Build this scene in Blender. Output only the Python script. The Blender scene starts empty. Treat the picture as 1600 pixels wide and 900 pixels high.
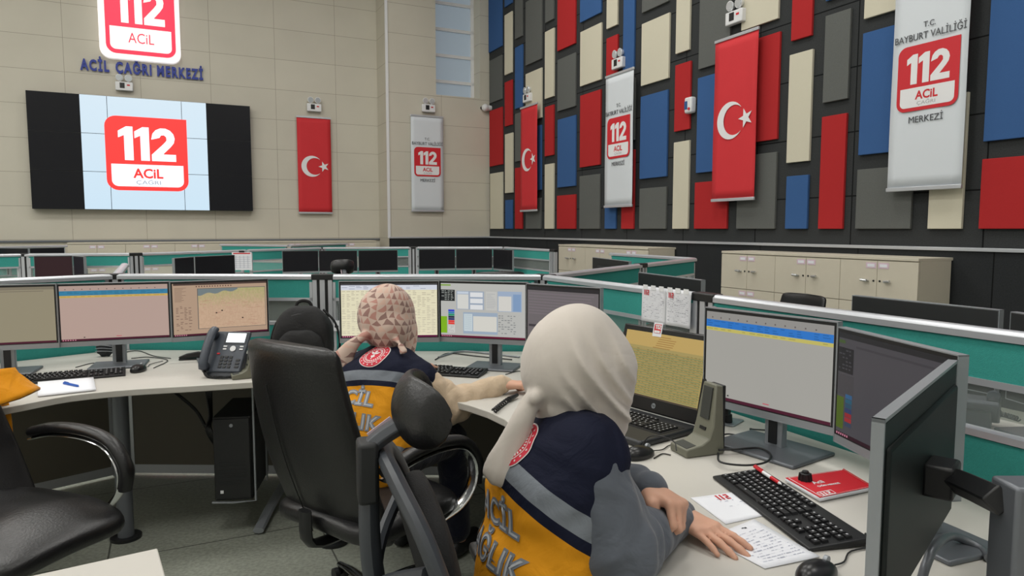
import bpy, bmesh, math, random
import numpy as np
from mathutils import Vector, Matrix
from mathutils.bvhtree import BVHTree
random.seed(7)
C = bpy.context.scene.collection
SC = bpy.context.scene
PI = math.pi

# ---------------------------------------------------------------- camera, world, lamps, exposure
F = 1090.0; PITCH = math.radians(4.85); CZ = 1.44
camd = bpy.data.cameras.new('camera'); cam = bpy.data.objects.new('camera', camd); C.objects.link(cam)
camd.sensor_width = 36.0; camd.lens = 36.0 * F / 1600.0; camd.clip_start = 0.05
cam.location = (0, 0, CZ); cam.rotation_euler = (PI / 2 - PITCH, 0, 0)
SC.camera = cam
SC.view_settings.view_transform = 'Standard'; SC.view_settings.look = 'None'
SC.view_settings.exposure = 0.0; SC.view_settings.gamma = 1.0; SC.view_settings.use_curve_mapping = False
world = bpy.data.worlds.new('world'); SC.world = world; world.use_nodes = True
world.node_tree.nodes['Background'].inputs[0].default_value = (0.42, 0.52, 0.66, 1)
world.node_tree.nodes['Background'].inputs[1].default_value = 0.75
CEIL = 7.4
LAMP_W = 78.0
BA = math.radians(26.0)      # the back wall runs at this angle, the right wall at BA - 90 degrees
def lamp(name, loc, sx, sy, watts, rotz, col=(1, 0.985, 0.955)):
    l = bpy.data.lights.new(name, 'AREA'); l.shape = 'RECTANGLE'; l.size = sx; l.size_y = sy
    l.energy = watts; l.color = col
    o = bpy.data.objects.new(name, l); C.objects.link(o); o.location = loc; o.rotation_euler = (0, 0, rotz)
    return o
LAMPS = []
for i in range(4):
    for j in range(4):
        u = -9.2 + i * 4.2; v = -4.3 + j * 4.4
        LAMPS.append((u * math.cos(BA) - v * math.sin(BA), u * math.sin(BA) + v * math.cos(BA), (0.42, 0.85, 1.12, 1.15)[j] * (1.0, 1.0, 1.0, 0.85)[i]))
for (x, y, k) in LAMPS:
    lamp('ceiling_lamp', (x, y, CEIL - 0.10), 1.5, 1.5, LAMP_W * k, BA)

# ---------------------------------------------------------------- view helpers: photo pixel -> point in the room
def ray(px, py):
    a = (px - 800.0) / F; b = (450.0 - py) / F
    return Vector((a, math.cos(PITCH) + b * math.sin(PITCH), -math.sin(PITCH) + b * math.cos(PITCH)))
def Zp(px, py, z):
    d = ray(px, py); t = (z - CZ) / d.z
    return Vector((d.x * t, d.y * t, z))
def Yp(px, py, y):
    d = ray(px, py); t = y / d.y
    return Vector((d.x * t, y, CZ + d.z * t))

# ---------------------------------------------------------------- materials
def lin(c):
    return tuple(((v / 255.0) / 12.92 if v / 255.0 <= 0.04045 else ((v / 255.0 + 0.055) / 1.055) ** 2.4) for v in c)
MATS = {}
def mat(name, rgb, rough=0.6, metal=0.0, spec=0.5, emit=0.0, noise=0.0, nscale=30.0, bump=0.0, bscale=200.0, sheen=0.0, alpha=1.0, trans=0.0, coat=0.0):
    if name in MATS: return MATS[name]
    m = bpy.data.materials.new(name); m.use_nodes = True; nt = m.node_tree
    b = nt.nodes['Principled BSDF']; c = lin(rgb)
    b.inputs['Base Color'].default_value = (*c, 1); b.inputs['Roughness'].default_value = rough
    b.inputs['Metallic'].default_value = metal; b.inputs['Specular IOR Level'].default_value = spec
    b.inputs['Sheen Weight'].default_value = sheen; b.inputs['Coat Weight'].default_value = coat
    b.inputs['Transmission Weight'].default_value = trans; b.inputs['Alpha'].default_value = alpha
    if emit:
        b.inputs['Emission Color'].default_value = (*c, 1); b.inputs['Emission Strength'].default_value = emit
    if noise or bump:
        tc = nt.nodes.new('ShaderNodeTexCoord')
    if noise:
        n = nt.nodes.new('ShaderNodeTexNoise'); n.inputs['Scale'].default_value = nscale; n.inputs['Detail'].default_value = 5
        nt.links.new(tc.outputs['Object'], n.inputs['Vector'])
        r = nt.nodes.new('ShaderNodeMixRGB'); r.inputs[1].default_value = (*[v * (1 - noise) for v in c], 1)
        r.inputs[2].default_value = (*[min(1, v * (1 + noise)) for v in c], 1)
        nt.links.new(n.outputs['Fac'], r.inputs[0]); nt.links.new(r.outputs[0], b.inputs['Base Color'])
    if bump:
        n = nt.nodes.new('ShaderNodeTexNoise'); n.inputs['Scale'].default_value = bscale; n.inputs['Detail'].default_value = 4
        nt.links.new(tc.outputs['Object'], n.inputs['Vector'])
        bp = nt.nodes.new('ShaderNodeBump'); bp.inputs['Strength'].default_value = bump; bp.inputs['Distance'].default_value = 0.01
        nt.links.new(n.outputs['Fac'], bp.inputs['Height']); nt.links.new(bp.outputs['Normal'], b.inputs['Normal'])
    MATS[name] = m
    return m
def tile_mat(name, rgb, mortar, bw, bh, mort=0.004, rough=0.6, rotz=0.0, flat=False, noise=0.06, nscale=8.0, offs=(0, 0, 0), bump=0.3, spec=0.4):
    m = bpy.data.materials.new(name); m.use_nodes = True; nt = m.node_tree; b = nt.nodes['Principled BSDF']
    tc = nt.nodes.new('ShaderNodeTexCoord'); mp = nt.nodes.new('ShaderNodeMapping')
    mp.inputs['Location'].default_value = offs
    if not flat: mp.inputs['Rotation'].default_value = (-PI / 2, 0, 0)      # local x, z -> texture x, y
    else: mp.inputs['Rotation'].default_value = (0, 0, rotz)
    br = nt.nodes.new('ShaderNodeTexBrick'); br.offset = 0; br.squash = 1
    c = lin(rgb); br.inputs['Color1'].default_value = (*c, 1); br.inputs['Color2'].default_value = (*[v * 0.97 for v in c], 1)
    br.inputs['Mortar'].default_value = (*lin(mortar), 1); br.inputs['Scale'].default_value = 1
    br.inputs['Mortar Size'].default_value = mort; br.inputs['Mortar Smooth'].default_value = 0.1
    br.inputs['Brick Width'].default_value = bw; br.inputs['Row Height'].default_value = bh
    n = nt.nodes.new('ShaderNodeTexNoise'); n.inputs['Scale'].default_value = nscale; n.inputs['Detail'].default_value = 8
    mx = nt.nodes.new('ShaderNodeMixRGB'); mx.blend_type = 'MULTIPLY'; mx.inputs[0].default_value = 1
    rp = nt.nodes.new('ShaderNodeMapRange'); rp.inputs['From Min'].default_value = 0.3; rp.inputs['From Max'].default_value = 0.7
    rp.inputs['To Min'].default_value = 1 - noise; rp.inputs['To Max'].default_value = 1 + noise
    L = nt.links.new
    L(tc.outputs['Object'], mp.inputs[0]); L(mp.outputs[0], br.inputs['Vector']); L(tc.outputs['Object'], n.inputs['Vector'])
    L(n.outputs['Fac'], rp.inputs[0]); L(br.outputs['Color'], mx.inputs[1]); L(rp.outputs[0], mx.inputs[2]); L(mx.outputs[0], b.inputs['Base Color'])
    bp = nt.nodes.new('ShaderNodeBump'); bp.invert = True; bp.inputs['Strength'].default_value = bump; bp.inputs['Distance'].default_value = 0.004
    L(br.outputs['Fac'], bp.inputs['Height']); L(bp.outputs['Normal'], b.inputs['Normal'])
    b.inputs['Roughness'].default_value = rough; b.inputs['Specular IOR Level'].default_value = spec
    return m
def attr_emit(name, k=1.0):
    if name in MATS: return MATS[name]
    m = bpy.data.materials.new(name); m.use_nodes = True; nt = m.node_tree; b = nt.nodes['Principled BSDF']
    a = nt.nodes.new('ShaderNodeAttribute'); a.attribute_name = 'Col'
    nt.links.new(a.outputs['Color'], b.inputs['Emission Color']); b.inputs['Emission Strength'].default_value = k
    b.inputs['Base Color'].default_value = (0.012, 0.012, 0.013, 1); b.inputs['Roughness'].default_value = 0.35
    MATS[name] = m
    return m
ALU = mat('aluminium', (196, 199, 205), 0.35, 0.45)
SILVER = mat('silver_plastic', (150, 155, 160), 0.4, 0.35)
DSILVER = mat('dark_silver_plastic', (108, 112, 118), 0.4, 0.4)
BLK = mat('black_plastic', (24, 25, 27), 0.45)
DARK = mat('dark_panel_plastic', (30, 32, 34), 0.55)
SCRN = mat('screen_off', (8, 8, 10), 0.12, spec=0.6)
TEAL = mat('teal_fabric', (66, 156, 148), 0.95, spec=0.1, noise=0.12, nscale=160, bump=0.25, bscale=500)
DESK = mat('desk_laminate', (199, 196, 189), 0.42, noise=0.02, nscale=5)
CREAM = mat('cream_laminate', (206, 199, 182), 0.5, noise=0.02)
WHITE = mat('white_plastic', (225, 226, 228), 0.4)
GLASS = mat('clear_glass', (225, 240, 236), 0.02, spec=0.5, alpha=0.12)
CHROME = mat('chrome', (215, 217, 220), 0.12, 1.0)
LEATHER = mat('black_leather', (22, 22, 24), 0.36, spec=0.55, bump=0.12, bscale=140)
PAPER = mat('white_paper', (232, 234, 240), 0.8)
RED = mat('red_print', (205, 32, 44), 0.6)
INK = mat('dark_print', (60, 62, 70), 0.7)
BRK = mat('metal_black', (20, 20, 22), 0.3, 0.5)

# ---------------------------------------------------------------- mesh helpers
def B(): return bmesh.new()
def ob(name, bm, m, parent=None, bevel=0.0, smooth=True, sub=0, seg=2, label=None, ang=40):
    me = bpy.data.meshes.new(name)
    if isinstance(bm, bmesh.types.BMesh):
        bmesh.ops.recalc_face_normals(bm, faces=bm.faces); bm.to_mesh(me); bm.free()
    else: me = bm
    for mm in (m if isinstance(m, (list, tuple)) else [m]):
        if mm: me.materials.append(mm)
    if smooth and len(me.polygons):
        me.polygons.foreach_set('use_smooth', [True] * len(me.polygons))
        if not sub: me.set_sharp_from_angle(angle=math.radians(ang))
    o = bpy.data.objects.new(name, me); C.objects.link(o)
    if parent: o.parent = parent
    if bevel:
        b = o.modifiers.new('bevel', 'BEVEL'); b.width = bevel; b.segments = seg; b.limit_method = 'ANGLE'; b.angle_limit = math.radians(35)
    if sub:
        s = o.modifiers.new('subdivision', 'SUBSURF'); s.levels = sub; s.render_levels = sub
    if label: o['label'] = label
    return o
def thing(name, label, cat, loc=(0, 0, 0), rotz=0.0, group=None):
    o = bpy.data.objects.new(name, None); C.objects.link(o); o.empty_display_size = 0.1
    o.location = loc; o.rotation_euler = (0, 0, rotz); o['label'] = label; o['category'] = cat
    if group: o['group'] = group
    return o
def tag(o, label, cat, group=None, kind=None):
    o['label'] = label; o['category'] = cat
    if group: o['group'] = group
    if kind: o['kind'] = kind
    return o
def struct(o, label=None):
    o['kind'] = 'structure'
    if label: o['label'] = label
    return o
def bx(bm, c, s, R=None, taper=None):
    vs = []
    for dz in (-1, 1):
        for dx, dy in ((-1, -1), (1, -1), (1, 1), (-1, 1)):
            k = taper if (taper and dz > 0) else 1
            v = Vector((dx * s[0] / 2 * k, dy * s[1] / 2 * k, dz * s[2] / 2))
            if R is not None: v = R @ v
            vs.append(bm.verts.new(v + Vector(c)))
    for f in ((3, 2, 1, 0), (4, 5, 6, 7), (0, 1, 5, 4), (1, 2, 6, 5), (2, 3, 7, 6), (3, 0, 4, 7)):
        bm.faces.new([vs[i] for i in f])
def ring_frame(d):
    d = d.normalized(); u = Vector((0, 0, 1)) if abs(d.z) < 0.9 else Vector((0, 1, 0))
    x = u.cross(d).normalized(); return x, d.cross(x).normalized()
def cyl(bm, p0, p1, r0, r1=None, seg=16, cap=True):
    p0 = Vector(p0); p1 = Vector(p1); r1 = r0 if r1 is None else r1; x, y = ring_frame(p1 - p0); R = []
    for p, r in ((p0, r0), (p1, r1)):
        R.append([bm.verts.new(p + x * r * math.cos(2 * PI * i / seg) + y * r * math.sin(2 * PI * i / seg)) for i in range(seg)])
    for i in range(seg):
        j = (i + 1) % seg; bm.faces.new((R[0][i], R[0][j], R[1][j], R[1][i]))
    if cap: bm.faces.new(list(reversed(R[0]))); bm.faces.new(R[1])
def catmull(pts, n=6, closed=False):
    P = [Vector(p) for p in pts]; out = []
    m = len(P)
    for i in range(m - 1 if not closed else m):
        p1 = P[i]; p2 = P[(i + 1) % m]; p0 = P[i - 1] if (i or closed) else p1 * 2 - p2
        p3 = P[(i + 2) % m] if (closed or i + 2 < m) else p2 * 2 - p1
        for k in range(n):
            t = k / n
            out.append(0.5 * ((2 * p1) + (p2 - p0) * t + (2 * p0 - 5 * p1 + 4 * p2 - p3) * t * t + (3 * p1 - p0 - 3 * p2 + p3) * t ** 3))
    if not closed: out.append(P[-1])
    return out
def tube(bm, pts, r, seg=8, smooth=0, cap=True, flat=None):
    P = catmull(pts, smooth) if smooth else [Vector(p) for p in pts]
    rs = r if isinstance(r, (list, tuple)) else None
    rings = []; x = None
    for i, p in enumerate(P):
        d = (P[min(i + 1, len(P) - 1)] - P[max(i - 1, 0)]).normalized()
        if x is None: x, y = ring_frame(d)
        else:
            x = (x - d * x.dot(d)); x = x.normalized() if x.length > 1e-6 else ring_frame(d)[0]; y = d.cross(x).normalized()
        rr = r if not rs else rs[0] + (rs[1] - rs[0]) * i / max(1, len(P) - 1)
        ry = rr if flat is None else rr * flat
        rings.append([bm.verts.new(p + x * rr * math.cos(2 * PI * k / seg) + y * ry * math.sin(2 * PI * k / seg)) for k in range(seg)])
    loft(bm, rings, cap)
def loft(bm, rings, cap=True, closed=True):
    if not isinstance(rings[0][0], bmesh.types.BMVert):
        rings = [[bm.verts.new(v) for v in r] for r in rings]
    n = len(rings[0])
    for a, b in zip(rings, rings[1:]):
        for i in range(n if closed else n - 1):
            j = (i + 1) % n; bm.faces.new((a[i], a[j], b[j], b[i]))
    if cap and closed: bm.faces.new(list(reversed(rings[0]))); bm.faces.new(rings[-1])
def prism(bm, pts, z0, z1):
    a = [bm.verts.new((p[0], p[1], z0)) for p in pts]; b = [bm.verts.new((p[0], p[1], z1)) for p in pts]
    n = len(pts)
    for i in range(n): bm.faces.new((a[i], a[(i + 1) % n], b[(i + 1) % n], b[i]))
    bm.faces.new(list(reversed(a))); bm.faces.new(b)
def plate(bm, pts, y0, y1):
    """polygon given in local x, z; thickness along y"""
    a = [bm.verts.new((p[0], y0, p[1])) for p in pts]; b = [bm.verts.new((p[0], y1, p[1])) for p in pts]
    n = len(pts)
    for i in range(n): bm.faces.new((a[i], a[(i + 1) % n], b[(i + 1) % n], b[i]))
    bm.faces.new(list(reversed(a))); bm.faces.new(b)
def rrect(w, h, r, cx=0, cz=0, n=6, square=()):
    out = []
    for q, (sx, sz) in enumerate(((1, 1), (-1, 1), (-1, -1), (1, -1))):
        if q in square: out.append((cx + sx * w / 2, cz + sz * h / 2)); continue
        for k in range(n + 1):
            a = PI / 2 * (q + k / n); out.append((cx + sx * (w / 2 - r) + r * math.cos(a), cz + sz * (h / 2 - r) + r * math.sin(a)))
    return out
def copy_tree(o, parent=None):
    c = o.copy(); C.objects.link(c); c.parent = parent
    for ch in list(o.children): copy_tree(ch, c)
    return c
def text_mesh(body, size, extrude=0.0, offset=0.0, align='CENTER', spacing=1.0, spx=1.0):
    cu = bpy.data.curves.new('t', 'FONT'); cu.body = body; cu.size = size; cu.extrude = extrude; cu.offset = offset
    cu.align_x = align; cu.align_y = 'CENTER'; cu.space_character = spacing; cu.resolution_u = 3
    o = bpy.data.objects.new('t', cu); C.objects.link(o)
    bpy.context.view_layer.update()
    me = bpy.data.meshes.new_from_object(o.evaluated_get(bpy.context.evaluated_depsgraph_get()))
    C.objects.unlink(o); bpy.data.objects.remove(o); bpy.data.curves.remove(cu)
    me.transform(Matrix.Diagonal((spx, 1, 1, 1)))
    return me
def upright(me, x, y, z):
    """text lying in xy -> standing in xz facing -y, centred at x, z"""
    me.transform(Matrix.Translation((x, y, z)) @ Matrix.Rotation(PI / 2, 4, 'X')); return me
def putmesh(bm, me):
    bm.from_mesh(me); bpy.data.meshes.remove(me)
def D1(x, z, s): return [(x + s * a, z + s * b) for a, b in ((0.17, 0), (0.43, 0), (0.43, 1), (0.24, 1), (0.0, 0.86), (0.0, 0.66), (0.17, 0.74))]
def D2(x, z, s):
    p = [(0.0, 0.66)]
    for k in range(0, 9): a = math.radians(180 - k * 25.5); p.append((0.36 + 0.35 * math.cos(a) * (1.0), 0.69 + 0.31 * math.sin(a)))
    p += [(0.58, 0.44), (0.34, 0.21), (0.73, 0.21), (0.73, 0), (0.0, 0), (0.0, 0.19), (0.36, 0.52), (0.45, 0.62)]
    for k in range(0, 5): a = math.radians(-20 + k * 47); p.append((0.355 + 0.11 * math.cos(a), 0.68 + 0.115 * math.sin(a)))
    p[0] = (0.0, 0.64)
    return [(x + s * a, z + s * b) for a, b in p]
def emblem(parent, w, h, cx, cz, y, mr, mw, mg, grey=True, t=0.002):
    """the emergency call emblem: red square with one sharp corner, 112, a white band with ACiL and CAGRI"""
    b = B(); plate(b, rrect(w, h, w * 0.14, cx, cz, square=(0,)), y, y - t); ob('emblem_ground', b, mr, parent)
    e = 0.0012; s = h * 0.455; z0 = cz - h * 0.09; k = w * 0.70 / 1.70; b = B()
    for pts in (D1(0, 0, 1), [(p[0] + .475, p[1]) for p in D1(0, 0, 1)], [(p[0] + .965, p[1]) for p in D2(0, 0, 1)]):
        plate(b, [(cx - w * 0.345 + p[0] * k, z0 + p[1] * s) for p in pts], y - t, y - t - e)
    ob('emblem_number', b, mw, parent)
    b = B(); plate(b, rrect(w * 0.88, h * 0.30, w * 0.08, cx, cz - h * 0.295, square=(0, 1)), y - t, y - t - e); ob('emblem_band', b, mw, parent)
    def word(nm, body, wd, cap, z, m, off):
        me = text_mesh(body, 1.0, 0.0, off); xs = [v.co.x for v in me.vertices]; ys_ = [v.co.y for v in me.vertices]
        me.transform(Matrix.Translation((-(max(xs) + min(xs)) / 2, -(max(ys_) + min(ys_)) / 2, 0))); me.transform(Matrix.Diagonal((wd / (max(xs) - min(xs)), cap / (max(ys_) - min(ys_)), 1, 1)))
        b = B(); putmesh(b, upright(me, cx, y - t - e * 1.8, z)); ob(nm, b, m, parent, smooth=False)
    word('emblem_word', 'ACiL', w * 0.37, h * 0.135, cz - h * (0.265 if grey else 0.28), mr, 0.03 if grey else 0.0)
    if grey: word('emblem_small_word', 'ÇAĞRI', w * 0.30, h * 0.085, cz - h * 0.385, mg, 0.0)
# ---------------------------------------------------------------- the room
DB = Vector((math.cos(BA), math.sin(BA), 0)); NB = Vector((math.sin(BA), -math.cos(BA), 0))        # back wall: to the viewer's right, outwards
DR = NB.copy(); NR = Vector((-math.cos(BA), -math.sin(BA), 0))                                     # right wall
RB = BA; RR = BA - PI / 2
def plane_hit(px, py, p0, n):
    d = ray(px, py); o = Vector((0, 0, CZ)); t = (p0 - o).dot(n) / d.dot(n); return o + d * t
KB = Vector((-8.1, 11.7, 0))                                       # a foot point of the back wall
W1 = plane_hit(592, 300, KB, NB); W1.z = 0                         # where the recess ends
o_ = Vector((0, 0, 0)); d_ = ray(607, 300)
tt = np.linalg.solve(np.array([[d_.x, -DR.x], [d_.y, -DR.y]]), np.array([W1.x, W1.y]))
W2 = W1 + DR * tt[1]                                               # the pier's edge
W3 = plane_hit(765, 300, W2, NB); W3.z = 0                         # room corner
def on_back(px, py): return plane_hit(px, py, KB, NB)
def on_pier(px, py): return plane_hit(px, py, W2, NB)
def on_right(px, py, off=0.0): return plane_hit(px, py, W3 + NR * off, NR)
def sb(p): return (p - W3).dot(DR)                                 # distance along the right wall from the corner
TH = 0.25
WALLT = tile_mat('wall_board_beige', (202, 197, 183), (158, 151, 136), 1.13, 0.562, 0.004, 0.55, noise=0.03, nscale=1.5, offs=(0.02, -0.134, 0))
WALLD = tile_mat('acoustic_board_black', (58, 60, 61), (24, 25, 26), 1.25, 0.62, 0.007, 0.95, noise=0.16, nscale=90, offs=(0.1, 0.1, 0), spec=0.12)
FLOOR = tile_mat('stone_tile_floor', (148, 152, 141), (84, 86, 80), 0.9, 0.9, 0.004, 0.4, rotz=-BA, flat=True, noise=0.22, nscale=60, offs=(0.30, 0.2, 0), bump=0.1)
CEILM = mat('ceiling_paint', (225, 225, 222), 0.9)
def wall(name, p0, p1, mt, z0=0.0, z1=CEIL, th=TH, off=0.0):
    """box wall; p0 -> p1 runs to the viewer's right, thickness away from the room"""
    d = p1 - p0; L = d.length; b = B(); bx(b, (L / 2, th / 2 + off, (z0 + z1) / 2), (L, th, z1 - z0))
    o = ob(name, b, mt, None, smooth=False); o.location = (p0.x, p0.y, 0); o.rotation_euler = (0, 0, math.atan2(d.y, d.x)); struct(o); return o
BL = W1 - DB * 15.5
RE = W3 + DR * 18.0
RL = BL + DR * 17.2
wall('wall_back', BL - DB * 0.0, W1 + DB * 0.0, WALLT)
# return of the pier, and the pier with its window opening
def local_b(p): return (p - W2).dot(DB)
# window in the pier
wl = on_pier(681, 100); wr = on_pier(750, 147); wbot = on_pier(690, 148.5).z
xl, xr = local_b(wl), local_b(wr); PW = (W3 - W2).length
b = B()
bx(b, (xl / 2, 0.4, CEIL / 2), (xl, 0.8, CEIL)); bx(b, ((xr + PW) / 2, 0.4, CEIL / 2), (PW - xr, 0.8, CEIL))
bx(b, ((xl + xr) / 2, 0.4, wbot / 2), (xr - xl, 0.8, wbot)); bx(b, ((xl + xr) / 2, 0.4, CEIL - 0.15), (xr - xl, 0.8, 0.3))
pier = ob('wall_pier', b, WALLT, smooth=False); pier.location = W2; pier.rotation_euler = (0, 0, RB); struct(pier)
b = B(); bx(b, (0.0, -0.004, 0.63 + CEIL / 2), (0.05, 0.03, CEIL - 1.26)); e_ = ob('trim_1', b, WHITE, smooth=False); e_.location = W2; e_.rotation_euler = (0, 0, RB); struct(e_)
# window frame, panes
FROST = bpy.data.materials.new('frosted_pane'); FROST.use_nodes = True
_b = FROST.node_tree.nodes['Principled BSDF']; _b.inputs['Base Color'].default_value = (0.30, 0.36, 0.41, 1)
_b.inputs['Emission Color'].default_value = (0.30, 0.36, 0.42, 1); _b.inputs['Emission Strength'].default_value = 0.36; _b.inputs['Roughness'].default_value = 0.3
WIN = thing('window_1', 'tall window', 'window', (W2.x, W2.y, 0), RB); del WIN['category']; WIN['kind'] = 'structure'
ys = [148.5, 122.5, 81, 39, -3, -45]
zs = [on_pier(700, y).z for y in ys]; step = zs[2] - zs[1]
xq = local_b(on_pier(731, 100)) + 0.10
b = B(); hgt = CEIL - 0.3 - wbot; dy = 0.34
for x in (xl + 0.035, xr - 0.03): bx(b, (x, dy, wbot + hgt / 2), (0.07, 0.06, hgt))
bx(b, ((xl + xr) / 2, dy, wbot + 0.02), (xr - xl, 0.06, 0.04))
z = zs[1]
while z < CEIL - 0.35: bx(b, ((xl + xr) / 2, dy, z), (xr - xl, 0.06, 0.06)); z += step
ob('window_frame', b, WHITE, WIN, smooth=False)
b = B(); bx(b, ((xl + xr) / 2, dy + 0.02, wbot + hgt / 2), (xr - xl - 0.02, 0.01, hgt - 0.02)); ob('pane', b, FROST, WIN, smooth=False)
wall('wall_right', W3, RE, WALLD)
wall('wall_near', RE, RL, CEILM); wall('wall_left', RL, BL, CEILM)
fl = [BL, W1 + DB * 4, RE + DB * 1, RL]
b = B(); prism(b, [(p.x, p.y) for p in (BL - DB * .3 - DR * .3, W3 + DB * .3 - DR * 1.2, RE + DB * .3 + DR * .3, RL - DB * .3 + DR * .3)], -0.2, 0.0)
struct(ob('floor', b, FLOOR, smooth=False))
b = B(); prism(b, [(p.x, p.y) for p in (BL - DB * .3 - DR * .3, W3 + DB * .3 - DR * 1.2, RE + DB * .3 + DR * .3, RL - DB * .3 + DR * .3)], CEIL, CEIL + 0.2)
struct(ob('ceiling', b, CEILM, smooth=False))
LED = mat('lamp_diffuser', (255, 250, 240), 0.5, emit=3.0)
for (x, y, k) in LAMPS:
    t = thing('ceiling_light', 'square flush light panel on the high ceiling', 'light', (x, y, CEIL - 0.05), BA, 'square light panels on the ceiling')
    b = B(); bx(b, (0, 0, 0.03), (1.6, 1.6, 0.04)); ob('housing', b, WHITE, t, smooth=False)
    b = B(); bx(b, (0, 0, 0.0), (1.5, 1.5, 0.02)); ob('diffuser', b, LED, t, smooth=False)
# rails and dado below them
ZRB = on_back(300, 375).z; ZRR = on_right(1200, 379.5).z; ZRP = ZRR
DADO = tile_mat('dado_board_black', (46, 48, 50), (22, 23, 24), 1.25, 3.0, 0.006, 0.9, noise=0.15, nscale=90, spec=0.12)
def strip(name, p0, rz, L, z0, z1, th, m):
    b = B(); bx(b, (L / 2, -th / 2, (z0 + z1) / 2), (L, th, z1 - z0)); o = ob(name, b, m, None, bevel=0.003, smooth=False); o.location = (p0.x, p0.y, 0); o.rotation_euler = (0, 0, rz); return struct(o)
strip('trim_2', W3, RR, 18.0, ZRR - 0.03, ZRR, 0.03, ALU)
strip('trim_3', W2, RB, PW - 0.03, ZRR - 0.03, ZRR, 0.03, ALU)
strip('trim_4', BL, RB, 15.5 - 0.0, ZRB - 0.025, ZRB + 0.01, 0.03, DSILVER)
strip('baseboard_pier', W2, RB, PW, 0, ZRR - 0.03, 0.012, DADO)
strip('baseboard_right', W3, RR, 18.0, 0, ZRR - 0.03, 0.012, DADO)

# ---------------------------------------------------------------- acoustic panels on the right wall
PC = {'r': mat('red_felt', (176, 48, 50), 0.95, spec=0.1, noise=0.05, nscale=90, bump=0.15, bscale=300),
      'b': mat('blue_felt', (62, 96, 146), 0.95, spec=0.1, noise=0.05, nscale=90, bump=0.15, bscale=300),
      'g': mat('grey_felt', (100, 102, 100), 0.95, spec=0.1, noise=0.16, nscale=120, bump=0.15, bscale=300),
      'c': mat('cream_felt', (208, 203, 184), 0.95, spec=0.1, noise=0.03, nscale=90, bump=0.12, bscale=300)}
PN = {'r': 'red', 'b': 'blue', 'g': 'grey', 'c': 'cream'}
# colour, left x, bottom y, right x, top y (photo pixels on the wall plane)
PAN = [('b',765.5,83,786,-60),('g',766.7,162,786,85.5),('r',767,260.5,786.7,166.7),('c',767.8,358.4,787,268.4),
 ('b',790.4,12,802,-80),('c',790.4,118,802,17.3),('r',790.7,198,802,124.4),('c',791,302,803,207),('b',791.5,358.4,802.2,312),
 ('g',806.7,62,818,-50),('b',806.7,170.7,818.4,69),('g',806.7,253,818.4,174.5),('r',806.7,359,818,261),
 ('g',823.3,103,848.6,-12),('c',823.3,191,848.5,105.5),('b',823.3,299,847.8,195),('g',823.5,358.5,847,309),
 ('g',854,36.5,867.5,-70),('c',853.3,155,867.8,43.3),('r',853.3,244.6,867.3,163.3),('c',853,359,867.3,255),
 ('r',873,80.5,902,-60),('g',873,174.4,902,81.8),('b',873,293.3,902,179.6),('r',872.2,359,901.5,303.6),
 ('b',908.5,36,943,-110),('c',908.5,135.5,942.4,35),('r',908.2,262,941,139.6),('g',907.3,359,940,271.5),
 ('c',950,46.2,969,-120),('r',949,170,967.8,53.3),('b',947,359,965,300),
 ('b',975.5,112,996,-110),('g',975,222,994.5,121),('r',973,359,993.8,233.3),
 ('g',1005.5,21,1050,-150),('c',1004,135,1049,19.6),('b',1001.8,280,1046.2,140),('g',1001,359,1043.8,291.5),
 ('c',1058.2,85,1084.5,-150),('r',1056,206.2,1082.2,95),('c',1053,359,1080,219),
 ('g',1094,109,1149,-160),('b',1090,270.7,1145,108),('r',1087,359,1140,281),
 ('c',1161,49,1225,-170),('r',1158,226,1222.2,49.3),('g',1153,359,1216.7,237.3),
 ('r',1239,65,1278,-140),('c',1231.5,255,1273.3,76.7),('b',1229.3,359,1266.2,273),
 ('b',1293.3,2.7,1337,-160),('g',1288.2,161.5,1333,13),('r',1281,358.4,1326.2,176.7),
 ('c',1353,30.7,1447,-180),('b',1344,243,1438,29),('g',1339,359,1430,258),
 ('r',1463,124,1527,-170),('c',1452,358.5,1516.7,143.7),
 ('b',1539.6,221.7,1690,-200),('r',1532,358.5,1645,240),
 ('g',1668,359,1790,120),('c',1700,80,1800,-190),('b',1830,359,2050,150)]
def wall_rect(px0, py0, px1, py1):
    a = on_right(px0, py0); c = on_right(px1, py1); return sb(a), a.z, sb(c), min(c.z, CEIL - 0.25)
where = ['lowest row', 'second row up', 'third row up', 'fourth row up', 'fifth row up']
ncol = -1; last = None; cols = []
for p in PAN:
    if last is None or p[2] < last[2] or abs(p[1] - last[1]) > 60: cols.append([])
    cols[-1].append(p); last = p
sizes = []
for ci, col in enumerate(cols):
    col = sorted(col, key=lambda q: -q[2])
    for ri, (k, x0, y0, x1, y1) in enumerate(col):
        s0, z0, s1, z1 = wall_rect(x0, y0, x1, y1)
        if ri == 0: z0 = CZ
        b = B(); bx(b, (0, -0.016, (z1 - z0) / 2), (s1 - s0, 0.030, z1 - z0))
        o = ob('acoustic_panel', b, PC[k], None, bevel=0.004, smooth=False); o.location = W3 + DR * ((s0 + s1) / 2) + Vector((0, 0, z0)); o.rotation_euler = (0, 0, RR)
        tag(o, '%s felt acoustic panel, %s of the %s column out from the room corner' % (PN[k], where[ri], ['first', 'second', 'third', 'fourth', 'fifth', 'sixth', 'seventh', 'eighth', 'ninth', 'tenth', 'eleventh', 'twelfth', 'thirteenth', 'fourteenth', 'fifteenth', 'sixteenth', 'seventeenth', 'eighteenth', 'nineteenth', 'twentieth', 'last', 'outermost'][ci]), 'wall panel', 'felt acoustic panels on the black wall')

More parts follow.
